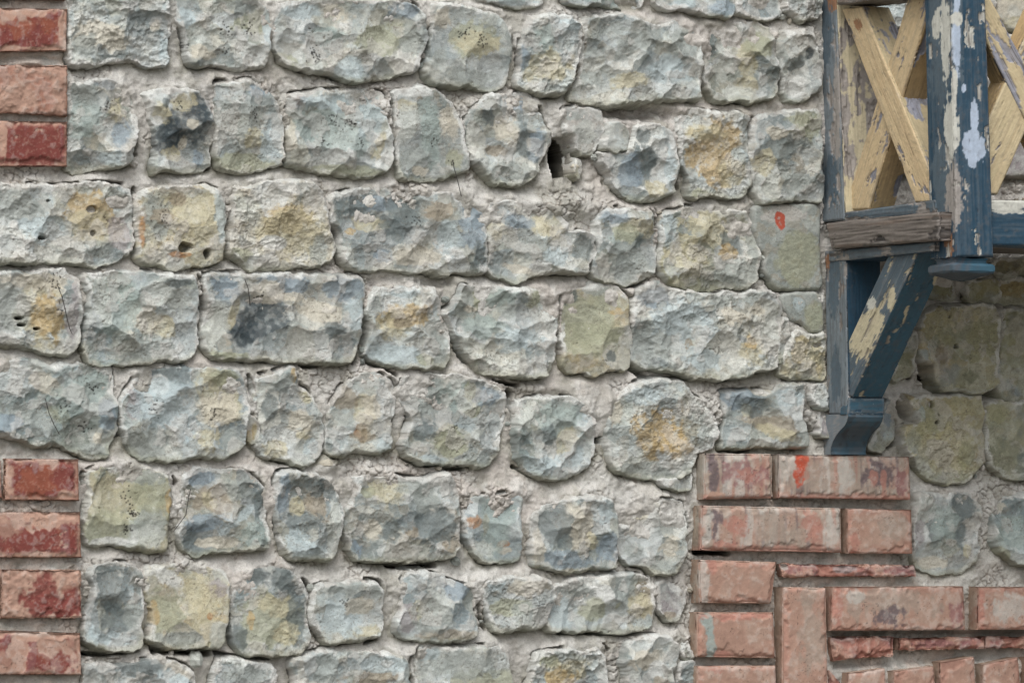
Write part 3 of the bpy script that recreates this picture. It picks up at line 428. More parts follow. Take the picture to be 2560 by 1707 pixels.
# ------------------------------------------------------------------ generic slab (bricks and timbers)
def slab(C4, ext, name, mat, parent, colfn, bevel=.002, step=.0015, rel=None, back=None):
    """C4: TL,TR,BR,BL world corners of the face the viewer sees; ext: vector going back into the body."""
    TL, TR, BR, BL = [np.array(c, float) for c in C4]; ext = np.array(ext, float); dep = np.linalg.norm(ext); en = ext/dep
    W = (np.linalg.norm(TR-TL)+np.linalg.norm(BR-BL))/2; Hh = (np.linalg.norm(TL-BL)+np.linalg.norm(TR-BR))/2
    nu, nv, nd = max(3, int(W/step)), max(3, int(Hh/step)), max(2, int(dep/step))
    a = np.concatenate([-np.arange(nd, 0, -1)*dep/nd, np.linspace(0, W, nu+1), W+np.arange(1, nd+1)*dep/nd])
    b = np.concatenate([-np.arange(nd, 0, -1)*dep/nd, np.linspace(0, Hh, nv+1), Hh+np.arange(1, nd+1)*dep/nd])
    A, B = np.meshgrid(a, b); A, B = A.ravel(), B.ravel()
    u, v = np.clip(A/W, 0, 1), np.clip(B/Hh, 0, 1)
    da = np.maximum(np.maximum(-A, A-W), 0); db = np.maximum(np.maximum(-B, B-Hh), 0); dd = np.maximum(da, db)
    pos = (TL[None]*((1-u)*v)[:, None]+TR[None]*(u*v)[:, None]+BR[None]*(u*(1-v))[:, None]+BL[None]*((1-u)*(1-v))[:, None])
    eu = (TR-TL)/np.linalg.norm(TR-TL); ev = (TL-BL)/np.linalg.norm(TL-BL)
    fn = -en
    front = (dd <= 0)
    # rounded arris
    ed = np.minimum(np.minimum(u, 1-u)*W, np.minimum(v, 1-v)*Hh)
    rb = bevel-np.sqrt(np.maximum(bevel**2-np.maximum(bevel-ed, 0)**2, 0))
    off = np.where(front, np.minimum(rb, bevel), np.maximum(dd, 0)+bevel*0)
    # outward direction at the sides
    nrm = np.where(front[:, None], fn[None], 0)
    nrm = nrm-np.where((A < 0) & (da >= db), 1, 0)[:, None]*eu+np.where((A > W) & (da >= db), 1, 0)[:, None]*eu
    nrm = nrm-np.where((B < 0) & (db > da), 1, 0)[:, None]*ev+np.where((B > Hh) & (db > da), 1, 0)[:, None]*ev
    shr = np.where(front, 0, bevel*np.clip(1-dd/bevel, 0, 1)**2*.5)
    off = np.where(front, off, np.maximum(off, bevel*.6))
    pos = pos+en[None]*off[:, None]-nrm*shr[:, None]
    face = np.where(front, 0, np.where(da >= db, np.where(A < 0, 1, 2), np.where(B < 0, 3, 4)))   # 0 front 1 left 2 right 3 bottom 4 top
    col, disp = colfn(A, B, W, Hh, face, pos, ed)
    pos = pos+nrm*disp[:, None]
    f, _ = gridfaces(len(b), len(a))
    # orientation
    o1 = np.cross(eu, ev).dot(fn)
    if o1 < 0: f = f[:, ::-1]
    return new_obj(name, pos, f, mat, parent, col)

# ------------------------------------------------------------------ bricks
def brickfn(kind, seed, patches, ragged=1.0, tile='S', yp=-.02):
    def fn(A, B, W, Hh, face, pos, ed):
        n1 = fbm(A*55, B*55, seed, 4); n2 = fbm(A*140, B*140, seed+3, 4); n3 = fbm(A*30, B*30, seed+6, 3); st_ = fbm(A*110, B*12, seed+9, 4); n4 = fbm(A*400, B*400, seed+12, 2)
        n = len(A)
        if kind == 'red':
            col = np.repeat(PAL['b'][None], n, 0); col = mix(col, PAL['c'], sst(-.1, .3, n3)*.7); col = mix(col, PAL['i'], .5*sst(.05, .35, st_))
            edm = sst(.011, .004, ed+.007*n1+.004*n2); edm = np.where(face == 0, edm, 1)
            spall = np.maximum(edm, sst(.27, .33, .9*n3+.35*n1+.12*n2))
            col = mix(col, PAL['a']*1.15, spall*.9); groove = np.zeros(n)
            disp = -spall*.0010-.0002
        elif kind == 'pink':
            col = np.repeat(PAL['a'][None], n, 0); col = mix(col, PAL['e'], sst(-.1, .4, n3)*.45); col = mix(col, PAL['d'], sst(-.1, .5, n3+.3*n1)*.3); col = mix(col, PAL['h'], .35*sst(.012, .003, ed+.008*n1+.004*n2)*(face == 0)); spall = 0*n1
            disp = n1*.0004
        elif kind == 'tan':
            col = np.repeat(PAL['a'][None], n, 0); col = mix(col, PAL['d'], sst(-.2, .3, n1)*.6); col = mix(col, PAL['c'], .4*sst(.1, .4, n3)); disp = n2*.0012+n1*.0012
        elif kind == 'grey':
            col = np.repeat(PAL['e'][None], n, 0); col = mix(col, PAL['a'], sst(-.15, .25, n3)*.7); col = mix(col, PAL['h'], .5*sst(.15, .4, st_)); col = mix(col, PAL['f'], .6*sst(.15, .4, -st_)); col = mix(col, PAL['g'], .6*sst(.2, .45, fbm(A*60, B*9, seed+30, 3)))
            col = mix(col, PAL['h'], .7*sst(.010, .003, B+.006*n1+.004*n2)); disp = n1*.0004
        elif kind == 'raw':
            col = np.repeat(PAL['h'][None]*.85, n, 0); col = mix(col, PAL['i'], sst(0, .3, n3)*.6); col = mix(col, PAL['d'], .6*sst(.0, .25, n1)); disp = n1*.0022+n2*.0014
        for (k, cx, cy, rx, ry) in patches:
            c3 = unproj(tile, cx, cy, 'y', yp); sc = TILE[tile][2]*PXM
            wg = ell(pos[:, 0], pos[:, 2], c3[0], c3[2], rx*sc*1.05, ry*sc, 0, .6*n1+.6*n2+.5*st_, .5, 1.0)
            col = mix(col, PAL[k], wg*(.9 if k in 'XbcdNf' else .72))
        col = mix(col, PAL['M'], .20*sst(.1, .4, n2+.5*n3)); col = mix(col, PAL['g'], .35*sst(.007, .001, ed+.008*n1)*(face == 0)*sst(.1, .4, n3)); col = mix(col, PAL['d'], .25*sst(.2, .6, n4))
        inner = np.clip((np.maximum(np.maximum(-A, A-W), np.maximum(-B, B-Hh))-.004)/.01, 0, 1); col = mix(col, PAL['T'], inner*.45)
        sp = sst(.6, .8, vn(A*500, B*500, seed+40))*sst(0, .4, n1); col = mix(col, PAL['K']*2, .5*sp)
        chip = sst(.007, .0, ed+.012*n1+.010*n3+.002*n2)*(face == 0)
        disp = disp-chip*.0024*ragged+n2*.0005+n4*.0002
        col = col*(1+.12*n2+.08*n3)[:, None]
        return col, disp
    return fn
bseed = [50]
def brick(parent, t, q, kind, patches=(), proud=.018, ragged=1, label=None, bevel=.0025, depth=.04):
    bseed[0] += 41
    C4 = [unproj(t, x, y, 'y', -proud) for x, y in pts(q)]
    o = slab(C4, (0, depth, 0), 'brick', M_BRICK, parent, brickfn(kind, bseed[0], patches, ragged, t, -proud), bevel, .0012)
    if label: o['label'] = label
    return o
def base_of(t, x, y):
    p = unproj(t, x, y); return (p[0], 0, p[2])
q1 = thing('brick_quoin', base_of('A', 200, 1090), 'stack of red bricks at the upper left edge of the flint wall', 'brick quoin', 'brick quoins at the left edge')
brick(q1, 'A', '-120,-160 440,-150 436,5 -120,-8', 'red')
brick(q1, 'A', '-120,50 447,58 440,335 -120,345', 'red', [('c', 130, 200, 60, 60), ('c', 330, 170, 50, 60), ('d', 30, 100, 50, 40), ('d', 200, 88, 130, 22), ('d', 415, 200, 30, 160), ('d', 190, 318, 170, 18)], label='orange red brick with pale mortar skin round its edges')
brick(q1, 'A', '-120,420 442,432 444,758 -120,730', 'tan', label='flaking pinkish tan brick cracked at its right end')
brick(q1, 'A', '-120,785 447,795 445,1090 -120,1090', 'red', [('b', 230, 960, 210, 120), ('d', 10, 900, 30, 110)], label='dark red brick, lowest of the upper stack')
q2 = thing('brick_quoin', base_of('G', 200, 1600), 'stack of worn red bricks at the lower left edge of the flint wall', 'brick quoin', 'brick quoins at the left edge')
brick(q2, 'G', '-120,120 12,118 22,362 -120,360', 'red', proud=.012)
brick(q2, 'G', '38,100 520,105 525,378 30,374', 'red', [('c', 280, 250, 170, 90), ('b', 430, 220, 60, 100), ('d', 60, 240, 30, 120), ('d', 440, 335, 60, 25)])
brick(q2, 'G', '-120,450 530,450 540,750 -120,750', 'red', [('d', 300, 500, 260, 40), ('a', 50, 560, 80, 80), ('b', 250, 650, 200, 60), ('d', 250, 735, 200, 15)])
brick(q2, 'G', '10,825 530,832 535,1138 10,1145', 'tan', [('b', 280, 980, 90, 90), ('b', 250, 1070, 90, 60), ('b', 460, 1060, 90, 80), ('b', 400, 1080, 90, 50)], label='tan brick with a ragged dark red blotch')
brick(q2, 'G', '-120,1218 530,1240 540,1515 -120,1515', 'red', [('d', 250, 1260, 260, 35), ('a', 400, 1330, 90, 70), ('a', 60, 1430, 90, 60), ('b', 420, 1440, 90, 60)])
brick(q2, 'G', '-120,1585 535,1600 540,1800 -120,1800', 'red')
q3 = thing('brick_surround', base_of('S', 500, 1600), 'pink and grey brick corner with a soldier course under the blue bracket', 'brickwork')
brick(q3, 'S', '170,68 612,72 612,360 165,368', 'grey', [('i', 430, 210, 150, 80), ('f', 225, 200, 35, 110), ('h', 440, 215, 90, 50), ('g', 140, 200, 40, 150), ('d', 240, 340, 60, 20)], .030, label='grey and crimson brick ending in a dark stripe, top left of the corner', bevel=.007)
brick(q3, 'S', '650,75 1500,90 1510,370 650,358', 'grey', [('X', 790, 120, 50, 50), ('X', 790, 210, 42, 60), ('f', 1300, 200, 100, 90), ('g', 1080, 200, 60, 130), ('h', 1260, 230, 30, 60), ('h', 1330, 250, 20, 80), ('i', 1450, 260, 50, 90), ('e', 900, 220, 90, 90)], .030, label='long grey brick with a red paint splash')
brick(q3, 'S', '150,408 1060,425 1065,715 140,700', 'grey', [('h', 370, 540, 80, 60), ('f', 230, 550, 40, 130), ('h', 300, 660, 110, 25), ('g', 1000, 560, 60, 110), ('h', 860, 560, 70, 90), ('g', 180, 540, 40, 130), ('e', 600, 540, 110, 110)], .030, bevel=.007)
brick(q3, 'S', '1100,428 1515,435 1522,722 1100,720', 'pink', [('h', 1140, 640, 40, 90), ('e', 1380, 530, 90, 80)], .028)
brick(q3, 'S', '130,762 640,775 605,1048 140,1045', 'pink', [('g', 165, 900, 35, 140), ('h', 215, 800, 30, 50)], .028, label='plain salmon brick under the long grey one', bevel=.007)
brick(q3, 'S', '655,790 1535,800 1540,870 680,872', 'raw', [('i', 740, 830, 60, 30), ('V', 1090, 825, 70, 20), ('i', 1420, 835, 110, 25), ('g', 680, 810, 25, 20)], .022, label='thin pink tile course above the upright brick')
brick(q3, 'S', '120,1105 620,1105 632,1405 122,1398', 'pink', [('N', 190, 1180, 40, 70), ('N', 200, 1310, 30, 90), ('h', 400, 1130, 200, 25), ('h', 290, 1380, 50, 20)], .028, label='salmon brick with a smear of pale grey paint', bevel=.007)
brick(q3, 'S', '120,1455 635,1452 640,1640 122,1640', 'pink', [('h', 230, 1480, 50, 30)], .028, bevel=.007)
brick(q3, 'S', '680,940 960,945 975,1640 675,1640', 'pink', [('e', 830, 1000, 90, 50), ('e', 850, 1300, 90, 200)], .032, label='upright brick standing on its end', bevel=.006)
brick(q3, 'S', '1000,938 1855,935 1868,1220 990,1225', 'pink', [('e', 1400, 1050, 330, 90), ('f', 1360, 1140, 110, 80), ('h', 1030, 1080, 45, 120), ('i', 1800, 1110, 60, 90), ('g', 1150, 1000, 60, 40)], .030, label='long tan brick with a round grey stain')
brick(q3, 'S', '1955,940 2420,940 2420,1218 1950,1218', 'pink', [('h', 1970, 1080, 25, 120), ('g', 2150, 1080, 150, 90)], .034)
brick(q3, 'S', '990,1268 1400,1265 1392,1385 1005,1420', 'raw', [('h', 1200, 1340, 180, 60)], .018, 2.5, label='broken raw red brick in the recess')
brick(q3, 'S', '1440,1275 1990,1268 1985,1338 1440,1350', 'raw', [('i', 1700, 1310, 200, 25)], .018, 1.5)
brick(q3, 'S', '1998,1265 2420,1270 2420,1335 1998,1340', 'raw', (), .018, 1.5)
for q in ('1105,1500 1340,1470 1360,1700 1105,1700', '1405,1490 1662,1455 1680,1700 1405,1700', '1705,1430 1925,1395 1942,1700 1705,1700', '1985,1445 2210,1400 2240,1700 1985,1700', '2275,1400 2450,1380 2450,1700 2275,1700'):
    brick(q3, 'S', q, 'pink', (), .026)
brick(q3, 'S', '980,1490 1050,1560 1055,1700 982,1700', 'raw', (), .014)

# ------------------------------------------------------------------ mortar bed of the wall
def make_mortar():
    a = unproj('A', 0, 0); b = unproj('S', 2247, 1568); c = unproj('A', 0, 4460); d = unproj('P', 2091, 0)
    fx0, fx1, fz0, fz1 = min(a[0], c[0]), max(b[0], d[0]), min(b[2], c[2]), max(a[2], d[2]); x0, x1 = fx0-.26, fx1+.26; z0, z1 = fz0-.2, fz1+.2
    stp = .0014; nx, ny = int((x1-x0)/stp), int((z1-z0)/stp)
    gx, gz = np.linspace(x0, x1, nx), np.linspace(z0, z1, ny)
    X, Z = np.meshgrid(gx, gz); x, z = X.ravel(), Z.ravel()
    n1 = fbm(x*16, z*16, 1, 3); n2 = fbm(x*45, z*45, 2, 4); n3 = fbm(x*130, z*130, 3, 4); n4 = vn(x*500, z*500, 4)
    h = -.0002+.0034*n1+.0036*n2+.0024*n3+.0005*n4
    f1, f2, idd = worley(x*95+n2*1.2, z*95, 7)
    crumb = sst(.08, .34, fbm(x*14+3, z*20, 9, 3)+.1*n2)
    h = h+crumb*((idd-.45)*.0045*sst(0, .16, f2-f1)-.0035*(1-sst(0, .14, f2-f1)))
    f1b, f2b, idb = worley(x*210+n3, z*210, 17)
    h = h+crumb*(idb-.5)*.0022*sst(0, .2, f2b-f1b)
    # smears of the trowel, mostly level
    h = h+.0016*ridged(x*10, z*55+n1*2, 12, 2)*(1-crumb)
    D = np.full(X.shape, .1); above = np.zeros(X.shape)
    for P, H in FOOT:
        i0, i1 = np.searchsorted(gx, P[:, 0].min()-.03), np.searchsorted(gx, P[:, 0].max()+.03)
        j0, j1 = np.searchsorted(gz, P[:, 1].min()-.03), np.searchsorted(gz, P[:, 1].max()+.03)
        if i1 <= i0 or j1 <= j0: continue
        sx, sz = X[j0:j1, i0:i1], Z[j0:j1, i0:i1]; s = -polysd(sx, sz, P)
        cz = P[:, 1].mean(); cx = P[:, 0].mean()
        D[j0:j1, i0:i1] = np.minimum(D[j0:j1, i0:i1], s)
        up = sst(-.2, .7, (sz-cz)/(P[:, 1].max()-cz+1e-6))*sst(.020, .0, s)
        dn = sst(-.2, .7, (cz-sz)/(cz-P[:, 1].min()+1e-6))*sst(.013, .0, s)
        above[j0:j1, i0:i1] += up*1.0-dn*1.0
    D = D.ravel(); above = np.clip(above.ravel(), -1, 1.2)
    h = h+above*.0050*(1+.9*n1+.6*n2)+(.0025*sst(.010, 0, np.abs(D)))*(n1+.3)
    # brickwork joints sit deeper
    def inpoly(t, q): return sst(-.004, .006, polysd(x, z, [(p[0], p[2]) for p in (unproj(t, u, v) for u, v in pts(q))]))
    jb = np.maximum.reduce([inpoly('A', '-300,-300 430,-300 430,1090 -300,1100'), inpoly('G', '-300,90 515,95 525,1800 -300,1800'),
                            inpoly('S', '100,60 1490,80 1500,860 1560,930 2600,930 2600,1800 110,1800')])
    h = h*(1-.3*jb)+jb*(.0045+.003*n2)
    rec = inpoly('S', '985,1230 2500,1225 2500,1400 1000,1470'); h = h-.010*rec
    for (t, cx, cy, rx, ry, dh) in DENTS:
        c3 = unproj(t, cx, cy); sc = TILE[t][2]*PXM
        h = h+dh*ell(x, z, c3[0], c3[2], rx*sc*1.1, ry*sc*1.1, 0, .6*n2+.4*n3, 1.2, .7)
    # beyond what the photo shows the rubble simply carries on
    outm = sst(.055, .075, np.maximum(np.maximum(fx0-x, x-fx1), np.maximum(fz0-z, z-fz1))+.0)
    rx_, rz_ = x+.02*n1, z+.012*n2; r1_, r2_, rid = worley(rx_*9, rz_*12.5, 91); body = sst(.05, .16, r2_-r1_)*outm
    cpo, cio = chipn(x*34, z*38, 92); h = h+body*(.011+cpo*.008)
    # the mortar has shrunk away from the stones here and there
    gapn = fbm(x*24, z*24, 61, 3)
    gap = sst(.0032, .0012, np.abs(D-.0002+.0012*n3))*sst(.16, .30, gapn-.10*above)
    h = h-gap*.013
    dark = gap*.45
    for (t, wd, q) in CRACKS:
        pl = [unproj(t, u, v, 'y', -.004) for u, v in pts(q)]
        xs = [p[0] for p in pl]; zs = [p[2] for p in pl]
        i0, i1 = np.searchsorted(gx, min(xs)-.02), np.searchsorted(gx, max(xs)+.02); j0, j1 = np.searchsorted(gz, min(zs)-.02), np.searchsorted(gz, max(zs)+.02)
        if i1 <= i0 or j1 <= j0: continue
        sx, sz = X[j0:j1, i0:i1], Z[j0:j1, i0:i1]; dd = np.full(sx.shape, 9.)
        for p, r in zip(pl[:-1], pl[1:]):
            ex, ez = r[0]-p[0], r[2]-p[2]; tt = np.clip(((sx-p[0])*ex+(sz-p[2])*ez)/(ex*ex+ez*ez+1e-12), 0, 1); dd = np.minimum(dd, np.hypot(sx-p[0]-tt*ex, sz-p[2]-tt*ez))
        wv = wd*.00052
        nn = n2.reshape(X.shape)[j0:j1, i0:i1]*.8+n3.reshape(X.shape)[j0:j1, i0:i1]*.6
        g = sst(wv*1.35, wv*.35, dd+wv*nn)
        hh = dark.reshape(X.shape)[j0:j1, i0:i1]; np.maximum(hh, g, out=hh)
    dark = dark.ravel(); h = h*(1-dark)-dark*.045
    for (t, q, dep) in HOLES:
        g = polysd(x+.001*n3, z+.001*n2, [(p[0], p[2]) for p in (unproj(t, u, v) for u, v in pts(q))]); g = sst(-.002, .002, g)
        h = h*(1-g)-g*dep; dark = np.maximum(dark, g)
    col = np.repeat(PAL['M'][None], len(x), 0)
    col = mix(col, lin((206, 206, 201))*ALB, sst(-.1, .35, n1)*.5); col = mix(col, lin((178, 174, 165))*ALB, sst(.05, .4, n2)*.45); col = mix(col, lin((196, 188, 181))*ALB, sst(0, .5, fbm(x*7, z*7, 33, 2))*.5)
    col = mix(col, lin((160, 158, 148))*ALB, .6*sst(.05, .35, fbm(x*30, z*30, 71, 4))); col = mix(col, lin((214, 213, 208))*ALB, .5*sst(.1, .4, fbm(x*50, z*50, 73, 4)))
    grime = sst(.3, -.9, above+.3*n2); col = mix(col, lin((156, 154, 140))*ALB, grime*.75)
    col = mix(col, lin((188, 166, 152))*ALB, jb*.35*sst(-.3, .3, n2))
    col = mix(col, mix(np.repeat(PAL['W'][None], len(x), 0), PAL['G'], rid)*(.85+.25*cio)[:, None], body*.9)
    col = mix(col, lin((140, 128, 116))*ALB, crumb*(1-sst(0, .14, f2-f1))*.6)
    sp = sst(.5, .8, vn(x*420, z*420, 44)); col = mix(col, PAL['T']*.5, sp*.35*sst(-.2, .3, n1))
    col = mix(col, lin((92, 84, 74))*ALB, dark*.8); col = mix(col, lin((34, 31, 28)), sst(-.03, -.075, h))  # colour falls to near black with depth: the hole's shade is painted in
    col = col*(1+.10*n3+.08*n2)[:, None]
    h = np.clip(h, -.12, .02)
    # outside bricks/stones it never rises over the timber
    f, _ = gridfaces(ny, nx)
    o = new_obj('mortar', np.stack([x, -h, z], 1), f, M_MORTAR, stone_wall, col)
make_mortar()

# ------------------------------------------------------------------ timber balcony
XS = unproj('Q', 215, 700)[0]                           # plane of its left side
DF = -unproj('P', 1405, 700, 'x', XS)[1]                # how far the front stands out from the wall
WOOD = {k: lin(v)*ALB for k, v in dict(blue=(56, 92, 110), deep=(38, 70, 90), grey=(122, 132, 138), slate=(86, 101, 111), bare=(160, 154, 148), cream=(204, 194, 164), yel=(210, 188, 150), flake=(202, 186, 150),
        prim=(182, 196, 214), white=(206, 206, 196), rust=(148, 108, 78), weat=(118, 111, 105), dark=(60, 56, 54), lilac=(158, 160, 172), pine=(192, 166, 124)).items()}
def SD(t, x, y, off=0.0): return unproj(t, x, y, 'x', XS+off)
def FR(t, x, y, off=0.0): return unproj(t, x, y, 'y', -DF+off)
tseed = [900]
def timber(parent, name, C4, ext, base, under, peel=.35, axis='v', patches=(), rim=None, bevel=.003, rel=.0008, label=None, peelscale=1.0):
    """base paint over what shows where it has peeled; axis v = grain runs up the face"""
    tseed[0] += 23; sd0 = tseed[0]
    def fn(A, B, W, Hh, face, pos, ed):
        L, Q = (B, A) if axis == 'v' else (A, B)
        g = fbm(Q*420, L*16, sd0, 4); g2 = fbm(Q*160, L*7, sd0+2, 3); n1 = fbm(Q*55*peelscale, L*20*peelscale, sd0+4, 4); n2 = fbm(A*150, B*150, sd0+6, 4); n3 = fbm(A*400, B*400, sd0+8, 2)
        n = len(A)
        col = np.repeat(WOOD[base][None], n, 0)
        if base in ('blue', 'deep', 'slate', 'grey'):
            col = mix(col, WOOD['grey'], .5*sst(-.05, .45, g2+.3*n2)*(0 if base == 'blue' else .3 if base == 'deep' else 1)+.14*sst(0, .4, g)); col = mix(col, WOOD['dark'], (.15 if base == 'deep' else .35)*sst(.05, .4, g))
        else: col = mix(col, WOOD['weat'], .25*sst(.1, .45, g)); col = mix(col, WOOD['rust'], .16*sst(.1, .5, g2))
        pl = sst(.02, .05, n1+.22*n2+.12*g-(.5-peel))
        for (k, plane, t, cx, cy, rx, ry) in patches:
            c3 = SD(t, cx, cy) if plane == 's' else FR(t, cx, cy); sc = TILE[t][2]*PXM
            hr = rx*sc/(math.sin(YAW) if plane == 's' else math.cos(YAW))
            e = np.sqrt(((pos[:, 2]-c3[2])/(ry*sc))**2+((pos[:, 0]-c3[0])**2+(pos[:, 1]-c3[1])**2)/hr**2)+.55*n1+.35*n2+.25*g
            wg = 1-sst(.93, 1.07, e)
            if k == 'keep': pl = pl*(1-wg); continue
            if k == 'bare2':
                pl = np.maximum(pl, wg); continue
            col = mix(col, WOOD[k], wg*.93)
        uc = np.repeat(WOOD[under][None], n, 0); uc = mix(uc, WOOD['weat'], .6*sst(0, .35, g)); uc = mix(uc, WOOD['bare'], .5*sst(-.1, .3, g2)); uc = mix(uc, WOOD['dark'], .5*sst(.25, .45, g))
        col = col*(1-pl[:, None])+uc*pl[:, None]
        if rim is not None:
            for fc, k, am in rim:
                mk = (face == fc); pk = sst(-.02, .03, n1+.2*n2-(.5-am)); c2 = mix(np.repeat(WOOD[k][None], n, 0), WOOD['dark'], .25*sst(0, .4, g)); c2 = c2*(1-pk[:, None])+uc*pk[:, None]
                col = np.where(mk[:, None], c2, col)
        edge = np.zeros(n); ew = sst(.004, .0005, np.where(face == 0, ed, .02)+.004*n2); col = mix(col, WOOD['bare'], .35*ew*sst(-.1, .2, n1))
        dirt = sst(.2, .5, n2+.4*n1); col = mix(col, WOOD['weat']*.7, .25*dirt)
        ck = sst(.90, .98, ridged(Q*130, L*9, sd0+12, 2)); col = mix(col, WOOD['dark']*.5, .55*ck)
        col = col*(1+.10*n3+.08*g)[:, None]
        disp = -pl*.0016+g*rel*.6+n2*.0003-ck*.0010
        return col, disp
    o = slab(C4, ext, name, M_TIMBER, parent, fn, bevel, .0014)
    if label: o['label'] = label
    return o
bal = thing('timber_balcony', (XS, 0, SD('Q', 240, 830)[2]), 'weathered blue and cream timber balcony with crossed braces, projecting at upper right', 'balcony')
T = .056
timber(bal, 'wall_post', [SD('P', 148, -300), SD('P', 322, -300), SD('Q', 412, 560), SD('Q', 205, 580)], (.062, 0, 0), 'grey', 'bare', .16, rim=[(2, 'cream', .42)],
       patches=[('rust', 's', 'P', 290, 40, 45, 90), ('slate', 's', 'P', 220, 300, 80, 300), ('slate', 's', 'Q', 300, 200, 60, 260), ('bare', 's', 'P', 340, 1000, 30, 500)], label='grey blue post against the wall with flaking cream front')
timber(bal, 'cross_brace', [SD('P', 1018, -60, .014), SD('P', 1240, -60, .014), SD('P', 634, 1955, .014), SD('P', 404, 1968, .014)], (.040, 0, 0), 'yel', 'lilac', .10, bevel=.004,
       patches=[('rust', 's', 'P', 1110, 60, 60, 130), ('rust', 's', 'P', 1130, 200, 30, 90)], rim=[(2, 'pine', .1), (1, 'pine', .1)])
timber(bal, 'cross_brace', [SD('P', 385, 85, .010), SD('P', 575, 60, .010), SD('P', 1330, 1890, .010), SD('P', 1070, 1890, .010)], (.044, 0, 0), 'yel', 'lilac', .12, bevel=.004,
       patches=[('rust', 's', 'P', 480, 230, 40, 70), ('rust', 's', 'Q', 1190, 100, 25, 120)], rim=[(2, 'flake', .33), (1, 'pine', .1)])
timber(bal, 'top_rail', [SD('P', 335, -170, -.006), SD('P', 1205, -260, -.006), SD('P', 1205, -60, -.006), SD('P', 345, 48, -.006)], (.06, 0, 0), 'weat', 'dark', .3, axis='h', rel=.002)
timber(bal, 'sill', [SD('Q', 405, 490, .002), SD('Q', 1240, 372, .002), SD('Q', 1260, 500, .002), SD('Q', 400, 575, .002)], (.07, 0, 0), 'slate', 'bare', .2, axis='h', bevel=.002)
timber(bal, 'side_beam', [SD('Q', 235, 590, -.014), SD('Q', 1290, 484, -.014), SD('Q', 1276, 748, -.014), SD('Q', 285, 830, -.014)], (.085, 0, 0), 'weat', 'dark', .22, axis='h', rel=.003,
       patches=[('rust', 's', 'Q', 1300, 640, 30, 110), ('dark', 's', 'Q', 560, 690, 22, 45), ('dark', 's', 'Q', 840, 660, 20, 50), ('dark', 's', 'Q', 290, 730, 18, 40)], label='bare weathered grey brown beam carrying the side', bevel=.004)
cp = timber(bal, 'corner_post', [FR('P', 1402, -300), FR('P', 1728, -300), FR('Q', 1815, 905), FR('Q', 1462, 905)], (0, .068, 0), 'deep', 'white', .10, bevel=.004,
       patches=[('slate', 's', 'P', 1300, 300, 90, 700), ('slate', 's', 'Q', 1300, 150, 80, 400), ('white', 's', 'P', 1350, 350, 42, 370), ('white', 's', 'P', 1265, 230, 35, 130), ('prim', 'f', 'P', 1455, 420, 36, 300), ('white', 'f', 'P', 1455, 180, 70, 50),
                ('white', 'f', 'P', 1440, 850, 30, 270), ('prim', 'f', 'P', 1640, 1350, 120, 130), ('prim', 'f', 'P', 1630, 1080, 36, 160), ('white', 's', 'P', 1375, 1250, 45, 330), ('prim', 'f', 'P', 1530, 830, 18, 35), ('prim', 'f', 'P', 1610, 1500, 40, 60),
                ('bare', 'f', 'Q', 1400, 350, 45, 420), ('bare', 's', 'Q', 1400, 300, 60, 330), ('yel', 's', 'Q', 1360, 560, 18, 110), ('rust', 's', 'Q', 1340, 780, 40, 170), ('prim', 'f', 'P', 1460, 30, 25, 60)], label='dark blue corner post with long patches of peeled pale paint')
# pendant under the corner post
def pendant():
    c0 = FR('Q', 1640, 915); cx, cy, cz = c0[0]-.002, -DF+.034, c0[2]
    prof = [(0, .036), (-.003, .033), (-.006, .033), (-.008, .041), (-.010, .0445), (-.017, .0445), (-.020, .042), (-.024, .028), (-.028, .013), (-.030, .002)]
    V, F, Cc = [], [], []; ns = 12
    for r, (dz, hw) in enumerate(prof):
        for sdn in range(4):
            for i in range(ns):
                tt = -1+2*i/ns; p = [(tt, -1), (1, tt), (-tt, 1), (-1, -tt)][sdn]
                rr = 1/(max(1, (abs(p[0])**24+abs(p[1])**24)**(1/24)))
                hw2 = hw*.76; V.append((cx+p[0]*hw2*rr, cy+p[1]*hw2*rr, cz+dz+.0006*math.sin(i*7+r*3)))
                k_ = .5*max(0, min(1, (-p[0]-.1+.5*math.sin(i*2.3+r))*1.3))*(dz > -.019); Cc.append(WOOD['rust']*.7*k_*.6+(1-k_*.6)*(WOOD['blue'] if dz > -.019 else WOOD['slate']*.5))
    n4 = 4*ns
    for r in range(len(prof)-1):
        for i in range(n4):
            a, b = r*n4+i, r*n4+(i+1) % n4; F.append((a, a+n4, b+n4, b))
    F = [tuple(reversed(f)) for f in F]
    o = new_obj('pendant', V, F, M_TIMBER, cp, np.array(Cc), smooth=False)
pendant()
timber(bal, 'front_rail', [FR('Q', 1700, 368, .010), FR('Q', 3400, 400, .010), FR('Q', 3400, 830, .010), FR('Q', 1700, 792, .010)], (0, .05, 0), 'deep', 'bare', .06, axis='h',
       patches=[('white', 'f', 'Q', 1900+i*150, 410, 130, 75) for i in range(9)], label='blue bottom rail with its top edge bare')
timber(bal, 'cross_brace', [FR('P', 2262, -10, .018), FR('P', 2662, -10, .018), FR('P', 1850, 1815, .018), FR('P', 1440, 1823, .018)], (0, .040, 0), 'flake', 'lilac', .2, bevel=.004, rim=[(1, 'pine', .1), (2, 'pine', .1)])
timber(bal, 'cross_brace', [FR('P', 1520, -60, .014), FR('P', 1758, -60, .014), FR('P', 2660, 1600, .014), FR('P', 2345, 1600, .014)], (0, .040, 0), 'flake', 'lilac', .36, bevel=.004, rim=[(1, 'pine', .15), (2, 'pine', .1)],
       patches=[('rust', 'f', 'P', 2080, 720, 60, 130), ('rust', 'f', 'P', 1880, 170, 35, 160)])
